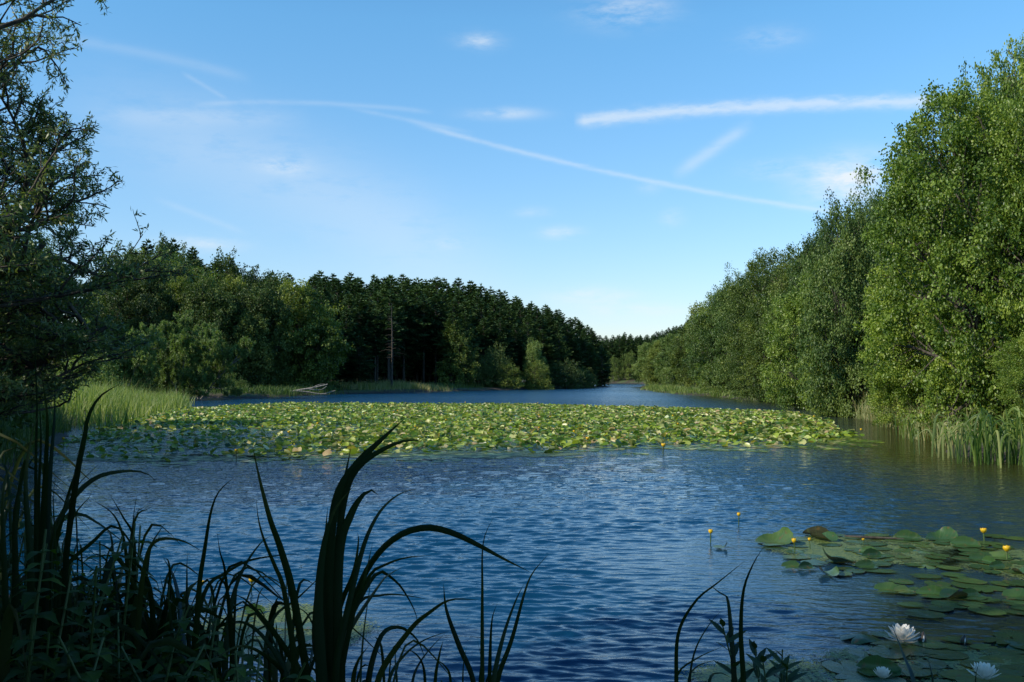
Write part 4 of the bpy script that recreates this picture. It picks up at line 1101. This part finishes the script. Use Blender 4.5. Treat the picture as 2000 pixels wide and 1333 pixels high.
ALG = algae_mat()
c = g2(1720, 1075); film('algae_film', c[0], c[1], 1.7, 1.3, 'speckled yellow green algae between the near pads')
c = g2(760, 889); film('algae_film', c[0], c[1], 7.0, 1.5, 'thin algae film along the near edge of the pad field')
c = g2(300, 895); film('algae_film', c[0], c[1], 4.0, 1.5, 'thin algae film at the shaded left end of the pad field')
c = g2(1950, 1100); film('algae_film', c[0] + .3, c[1], 1.3, 1.2, 'speckled algae at the right of the near pads')
c = g2(1560, 1330); film('algae_film', c[0], c[1], .9, .6, 'yellow green algae film at the bottom edge')
c = g2(1800, 1300); film('algae_film', c[0], c[1], .9, .6, 'dull algae among the white lilies')
c = g2(540, 1230); film('algae_film', c[0], c[1], .9, 1.0, 'algae film behind the foreground reeds')


# ------------------------------------------------------------------ flowers
def petal_ring(mb, n, L, W, elev, z, phase, r, curl=.3, shade=.6):
    for i in range(n):
        a = phase + i * 2 * PI / n + r.normal(0, .06); e = elev + r.normal(0, .06); d = np.array([math.cos(a) * math.cos(e), math.sin(a) * math.cos(e), math.sin(e)])
        b = np.array([0, 0, z]); up = np.array([0, 0, 1.]); C = curve([b, b + d * L * .55, b + d * L + up * L * curl * .35], 8); t = np.linspace(0, 1, 8)
        ribbon(mb, C, W * np.sin(PI * np.clip(t * .9 + .06, 0, 1) ** 1.15) + .001, np.array([math.cos(a) * .3, math.sin(a) * .3, 1.]), shade + r.normal(0, .06), -.18)


def yellow_proto(seed, opened):
    r = np.random.default_rng(seed); mb = MB()
    n, m_ = 12, 8; V = []
    for i in range(m_):
        t = i / (m_ - 1); rad = .022 * math.sin(PI * (.12 + .62 * t)) ** .7 * (1 + (.25 if opened else -.1) * t); z = .036 * t
        for j in range(n): a = j * 2 * PI / n; k = 1 + .10 * math.cos(5 * a) * t; V.append([rad * k * math.cos(a), rad * k * math.sin(a), z + .004 * math.cos(5 * a) * t])
    i = np.arange(m_ - 1)[:, None] * n; j = np.arange(n)[None]; k = (j + 1) % n
    mb.add(np.array(V), np.stack([i + j, i + k, i + k + n, i + j + n], -1).reshape(-1, 4), .5)
    P = np.array([[0, 0, z_] for z_ in (.006, .012, .026, .030)]); tube(mb, P, np.array([.016, .014, .014, .002]), 10, .3)
    petal_ring(mb, 5, .030, .026, .9, .010, .3, r, .2)
    return mb.mesh('petals', M['yellow'], True)


YP = [yellow_proto(1, True), yellow_proto(2, False)]
sm = MB(); tube(sm, curve([(0.015, 0.01, -.30), (.008, 0, -.1), (0, 0, .008)], 7), .006, 6); YS = sm.mesh('stem', M['stem'])


def yflower(x, y, z, s, label, group=None):
    o = empty('yellow_water_lily', label, 'flower', (x, y, z), random.random() * 6, group, (s, s, s)); link('petals', random.choice(YP), o); link('stem', YS, o); return o


for (px, py, d_, s, lab) in ((1388, 1042, 1080, 1.25, 'yellow lily flower standing alone left of the near pads'), (1443, 1008, 1030, 1.15, 'yellow lily flower farthest back over open water'), (1551, 1060, 1090, 1.2, 'yellow lily flower over the left part of the near pads'),
                       (1581, 1056, 1070, .8, 'small yellow bud beside the upturned pad'), (1921, 1041, 1062, 1.4, 'yellow lily flower at the back right of the near pads'), (1966, 1077, 1095, 1.5, 'yellow lily flower at the right edge beside brown leaves'),
                       (492, 1138, 1190, 1.1, 'yellow lily flower seen between the reeds at the left'), (393, 1144, 1180, 1.1, 'yellow lily flower half hidden by the slender reed'), (1296, 873, 890, 2.2, 'yellow lily flower standing off the near edge of the pad field'),
                       (1686, 1056, 1062, .6, 'tiny yellow flower lying on the algae')):
    s *= .85; b = gr(px, py + 15 * (1.25 if d_ > 1000 else 1)); p = at(px, py, b[1]); yflower(p[0], p[1], p[2], s, lab)
GY = 'yellow flowers dotted over the pad field'; q = scatter(FIELD, 44)
for (x, y) in q: yflower(x, y, random.uniform(.14, .24), random.uniform(1.1, 1.6), 'tiny yellow lily flower among the crowded pads of the field', GY)


def white_lily(px, py, w, label, seed, openness=1.0, tilt=0.0):
    r = np.random.default_rng(seed); p = gr(px, py); s = w / F * p[1] / 2
    o = empty('white_water_lily', label, 'flower', (p[0], p[1], .02), r.random() * 6); mb = MB()
    for k, (n, L, e) in enumerate(((6, 1.0, .12), (8, .97, .42), (8, .9, .72), (7, .78, 1.0), (6, .6, 1.25))):
        petal_ring(mb, n, s * L * (1 if openness > .5 else .85), s * .36, e + (1 - openness) * .7 * (1 - e / 1.5), .01 + .004 * k, k * .5, r, .25, .6)
    mb.build('petals', M['white'], o, False)
    st = MB()
    for k in range(26):
        a = r.random() * 6.28; e = r.uniform(.7, 1.4); d = np.array([math.cos(a) * math.cos(e), math.sin(a) * math.cos(e), math.sin(e)]); tube(st, np.array([[0, 0, .015], d * s * .34 + np.array([0, 0, .015])]), .0035, 4)
    st.build('stamens', M['yellow'], o); o.rotation_euler[0] = tilt
    return o


white_lily(1762, 1262, 72, 'open white water lily with spread petals behind the short reed blade', 1, 1.0)
white_lily(1724, 1338, 52, 'half open cream white lily at the bottom edge', 2, .25)
white_lily(1922, 1338, 66, 'full white lily with many upright petals at the bottom right', 3, .55)


def bud(px, py, h, label, seed):
    p = gr(px, py); s = h / F * p[1]; o = empty('lily_bud', label, 'flower bud', (p[0], p[1], -.02)); r = np.random.default_rng(seed)
    m1, m2 = MB(), MB(); t = np.linspace(0, 1, 8); lean = np.array([.2, 0, 1.])
    tube(m1, np.outer(t, lean) * s, s * .26 * np.sin(PI * np.clip(t * .93 + .04, 0, 1)) + .001, 8); m1.build('sepals', M['bud'], o, True)
    ribbon(m2, np.outer(t[2:], lean) * s + np.array([0, -.25 * s, 0]) * np.sin(PI * t[2:])[:, None], s * .12 * np.sin(PI * t[2:]) + .001, np.array([0, -1., 0]), .6); m2.build('petals', M['white'], o, True)


bud(1798, 1258, 30, 'closed dark lily bud with a white stripe beside the open lily', 1)
bud(1880, 1258, 24, 'smaller closed dark lily bud to the right', 2)
# drifting stick by the near pads
mb = MB(); p0 = at(1660, 1049, 10); 
tube(mb, [gr(1650, 1048, .02), gr(1700, 1050, .03), gr(1765, 1053, .02)], [.012, .014, .008], 6); tag(mb.build('stick', M['bark']), 'reddish brown stick lying along the back of the near pads', 'stick')

# ------------------------------------------------------------------ sky and sun
SUN_AZ, SUN_EL = math.radians(-117), math.radians(36)     # azimuth from +Y, clockwise positive
sd_ = Vector((math.sin(SUN_AZ) * math.cos(SUN_EL), math.cos(SUN_AZ) * math.cos(SUN_EL), math.sin(SUN_EL)))
sl = bpy.data.lights.new('sun', 'SUN'); sl.energy = 5.0; sl.angle = math.radians(.55); sl.color = (1, .91, .76)
so = bpy.data.objects.new('sun', sl); COL.objects.link(so); so.rotation_euler = sd_.to_track_quat('Z', 'Y').to_euler(); so.location = (-30, -6, 30)

w = bpy.data.worlds.new('World'); scene.world = w; w.use_nodes = True; nt = w.node_tree; nt.nodes.clear(); l = nt.links.new
sky = N_(nt, 'ShaderNodeTexSky', sky_type='NISHITA'); sky.sun_disc = False; sky.sun_elevation = SUN_EL; sky.sun_rotation = SUN_AZ
sky.altitude = 0; sky.air_density = 1.0; sky.dust_density = .35; sky.ozone_density = 2.2
tc = N_(nt, 'ShaderNodeTexCoord'); dirv = tc.outputs['Generated']


def mth(op, a, b=None, c=None, clamp=False):
    n = N_(nt, 'ShaderNodeMath', operation=op); n.use_clamp = clamp
    for i, v in enumerate((a, b, c)):
        if v is None: continue
        if isinstance(v, (int, float)): n.inputs[i].default_value = v
        else: l(v, n.inputs[i])
    return n.outputs[0]


def dot(v):
    n = N_(nt, 'ShaderNodeVectorMath', operation='DOT_PRODUCT'); l(dirv, n.inputs[0]); n.inputs[1].default_value = tuple(float(x) for x in v); return n.outputs['Value']


nzA = N_(nt, 'ShaderNodeTexNoise', i_Scale=16.0, i_Detail=8.0, i_Roughness=.65); mpA = N_(nt, 'ShaderNodeMapping'); mpA.inputs['Scale'].default_value = (1, 1, 3.2); mpA.inputs['Rotation'].default_value = (0, .18, 0); l(dirv, mpA.inputs[0]); l(mpA.outputs[0], nzA.inputs['Vector'])
nzB = N_(nt, 'ShaderNodeTexNoise', i_Scale=50.0, i_Detail=8.0, i_Roughness=.6); l(mpA.outputs[0], nzB.inputs['Vector'])
nzS = mth('MULTIPLY_ADD', nzA.outputs['Fac'], 1.0, mth('MULTIPLY', nzB.outputs['Fac'], .35))
tot = None


def addf(f):
    global tot
    tot = f if tot is None else mth('ADD', tot, f)


def streak(p1, p2, wpx, amp, bow=0.0, soft=.08, rag=.5):
    a, b = unit(ray(*p1)), unit(ray(*p2)); n = unit(np.cross(a, b)); c = unit(a + b); t = unit(np.cross(n, c)); half = abs(float(np.dot(b, t)))
    al = mth('DIVIDE', dot(t), half)
    ds = mth('ADD', dot(n), mth('MULTIPLY', mth('SUBTRACT', mth('MULTIPLY', al, al), 1.0), bow / F))
    ds = mth('ADD', ds, mth('MULTIPLY', mth('SUBTRACT', nzB.outputs['Fac'], .5), rag * wpx * 1.2 / F))
    q = mth('DIVIDE', ds, wpx / F); g = mth('EXPONENT', mth('MULTIPLY', mth('MULTIPLY', q, q), -1.0))
    e = mth('DIVIDE', mth('SUBTRACT', 1.0 + soft, mth('ABSOLUTE', al)), soft * 2, clamp=True)
    fr = mth('GREATER_THAN', dot(c), 0.0)
    m = mth('MULTIPLY', mth('MULTIPLY', g, e), mth('MULTIPLY', fr, amp))
    addf(mth('MULTIPLY', m, mth('MULTIPLY_ADD', nzS, 2.6, -.75, clamp=True)))


def blob(px, py, rx, ry, amp, thr=.5):
    c = unit(ray(px, py)); tx = unit(np.cross(c, [0, 0, 1])); ty = np.cross(tx, c)
    a = mth('DIVIDE', dot(tx), rx / F); b = mth('DIVIDE', dot(ty), ry / F)
    g = mth('EXPONENT', mth('MULTIPLY', mth('ADD', mth('MULTIPLY', a, a), mth('MULTIPLY', b, b)), -1.0))
    g = mth('MULTIPLY', g, mth('GREATER_THAN', dot(c), 0.0))
    k = mth('MULTIPLY', mth('SUBTRACT', nzS, thr), 3.2, clamp=True)
    addf(mth('MULTIPLY', mth('MULTIPLY', g, k), amp))


streak((1130, 236), (1850, 199), 10.5, .52, -9, .03, 1.6)
streak((830, 247), (1635, 416), 4.6, .27, 14, .10, 1.3)
streak((1330, 335), (1455, 250), 11, .28, 0, .3)
streak((95, 72), (470, 150), 9, .10, -6, .15); streak((360, 145), (440, 192), 4, .10, 0, .2)
streak((400, 203), (830, 218), 4.5, .13, -8, .1); streak((700, 215), (900, 255), 4, .12, 0, .3)
streak((220, 228), (900, 520), 85, .22, -20, .4, .2); streak((210, 228), (560, 232), 16, .13, 0, .3)
streak((320, 395), (470, 452), 6, .10, 0, .3)
for bl in ((1665, 350, 75, 38, 1.1, .46), (555, 325, 42, 14, .6, .55), (935, 80, 36, 14, .6, .55), (1220, 22, 75, 26, .6, .58), (1095, 455, 36, 12, .5, .5), (390, 476, 70, 14, .45, .5), (880, 475, 30, 10, .35, .5),
           (985, 222, 60, 10, .5, .45), (1510, 330, 55, 16, .4, .55), (1150, 578, 80, 16, .5, .5), (1230, 605, 110, 14, .45, .5), (1310, 425, 22, 14, .35, .5), (1500, 75, 50, 18, .3, .5), (1040, 415, 30, 10, .25, .5), (1270, 368, 20, 10, .3, .5)):
    blob(*bl)
gm = N_(nt, 'ShaderNodeMixRGB', blend_type='MULTIPLY'); gm.inputs[0].default_value = 1; gm.inputs[2].default_value = (1.0, 1.0, 1.0, 1)
sz = N_(nt, 'ShaderNodeSeparateXYZ'); l(dirv, sz.inputs[0])
tn = N_(nt, 'ShaderNodeValToRGB'); e = tn.color_ramp.elements
e[0].position = 0; e[0].color = (.96, .93, 1.05, 1); e[1].position = 1; e[1].color = (.25, .66, 1.0, 1)
k = e.new(.34); k.color = (.76, 1.28, 1.43, 1); k = e.new(.55); k.color = (.45, 1.0, 1.30, 1)
l(sz.outputs['Z'], tn.inputs[0]); l(tn.outputs[0], gm.inputs[2]); l(sky.outputs[0], gm.inputs[1])
mx = N_(nt, 'ShaderNodeMixRGB'); mx.inputs[2].default_value = (5.8, 6.2, 6.5, 1)
l(mth('MINIMUM', tot, .9), mx.inputs[0]); l(gm.outputs[0], mx.inputs[1])
bg = N_(nt, 'ShaderNodeBackground', i_Strength=.15); l(mx.outputs[0], bg.inputs['Color'])
wo = N_(nt, 'ShaderNodeOutputWorld'); l(bg.outputs[0], wo.inputs[0])

scene.view_settings.view_transform = 'Standard'; scene.view_settings.look = 'None'; scene.view_settings.exposure = 0; scene.view_settings.gamma = 1
scene.cycles.max_bounces = 6; scene.cycles.diffuse_bounces = 3; scene.cycles.glossy_bounces = 3; scene.cycles.transmission_bounces = 4; scene.cycles.transparent_max_bounces = 8
scene.cycles.caustics_reflective = False; scene.cycles.caustics_refractive = False
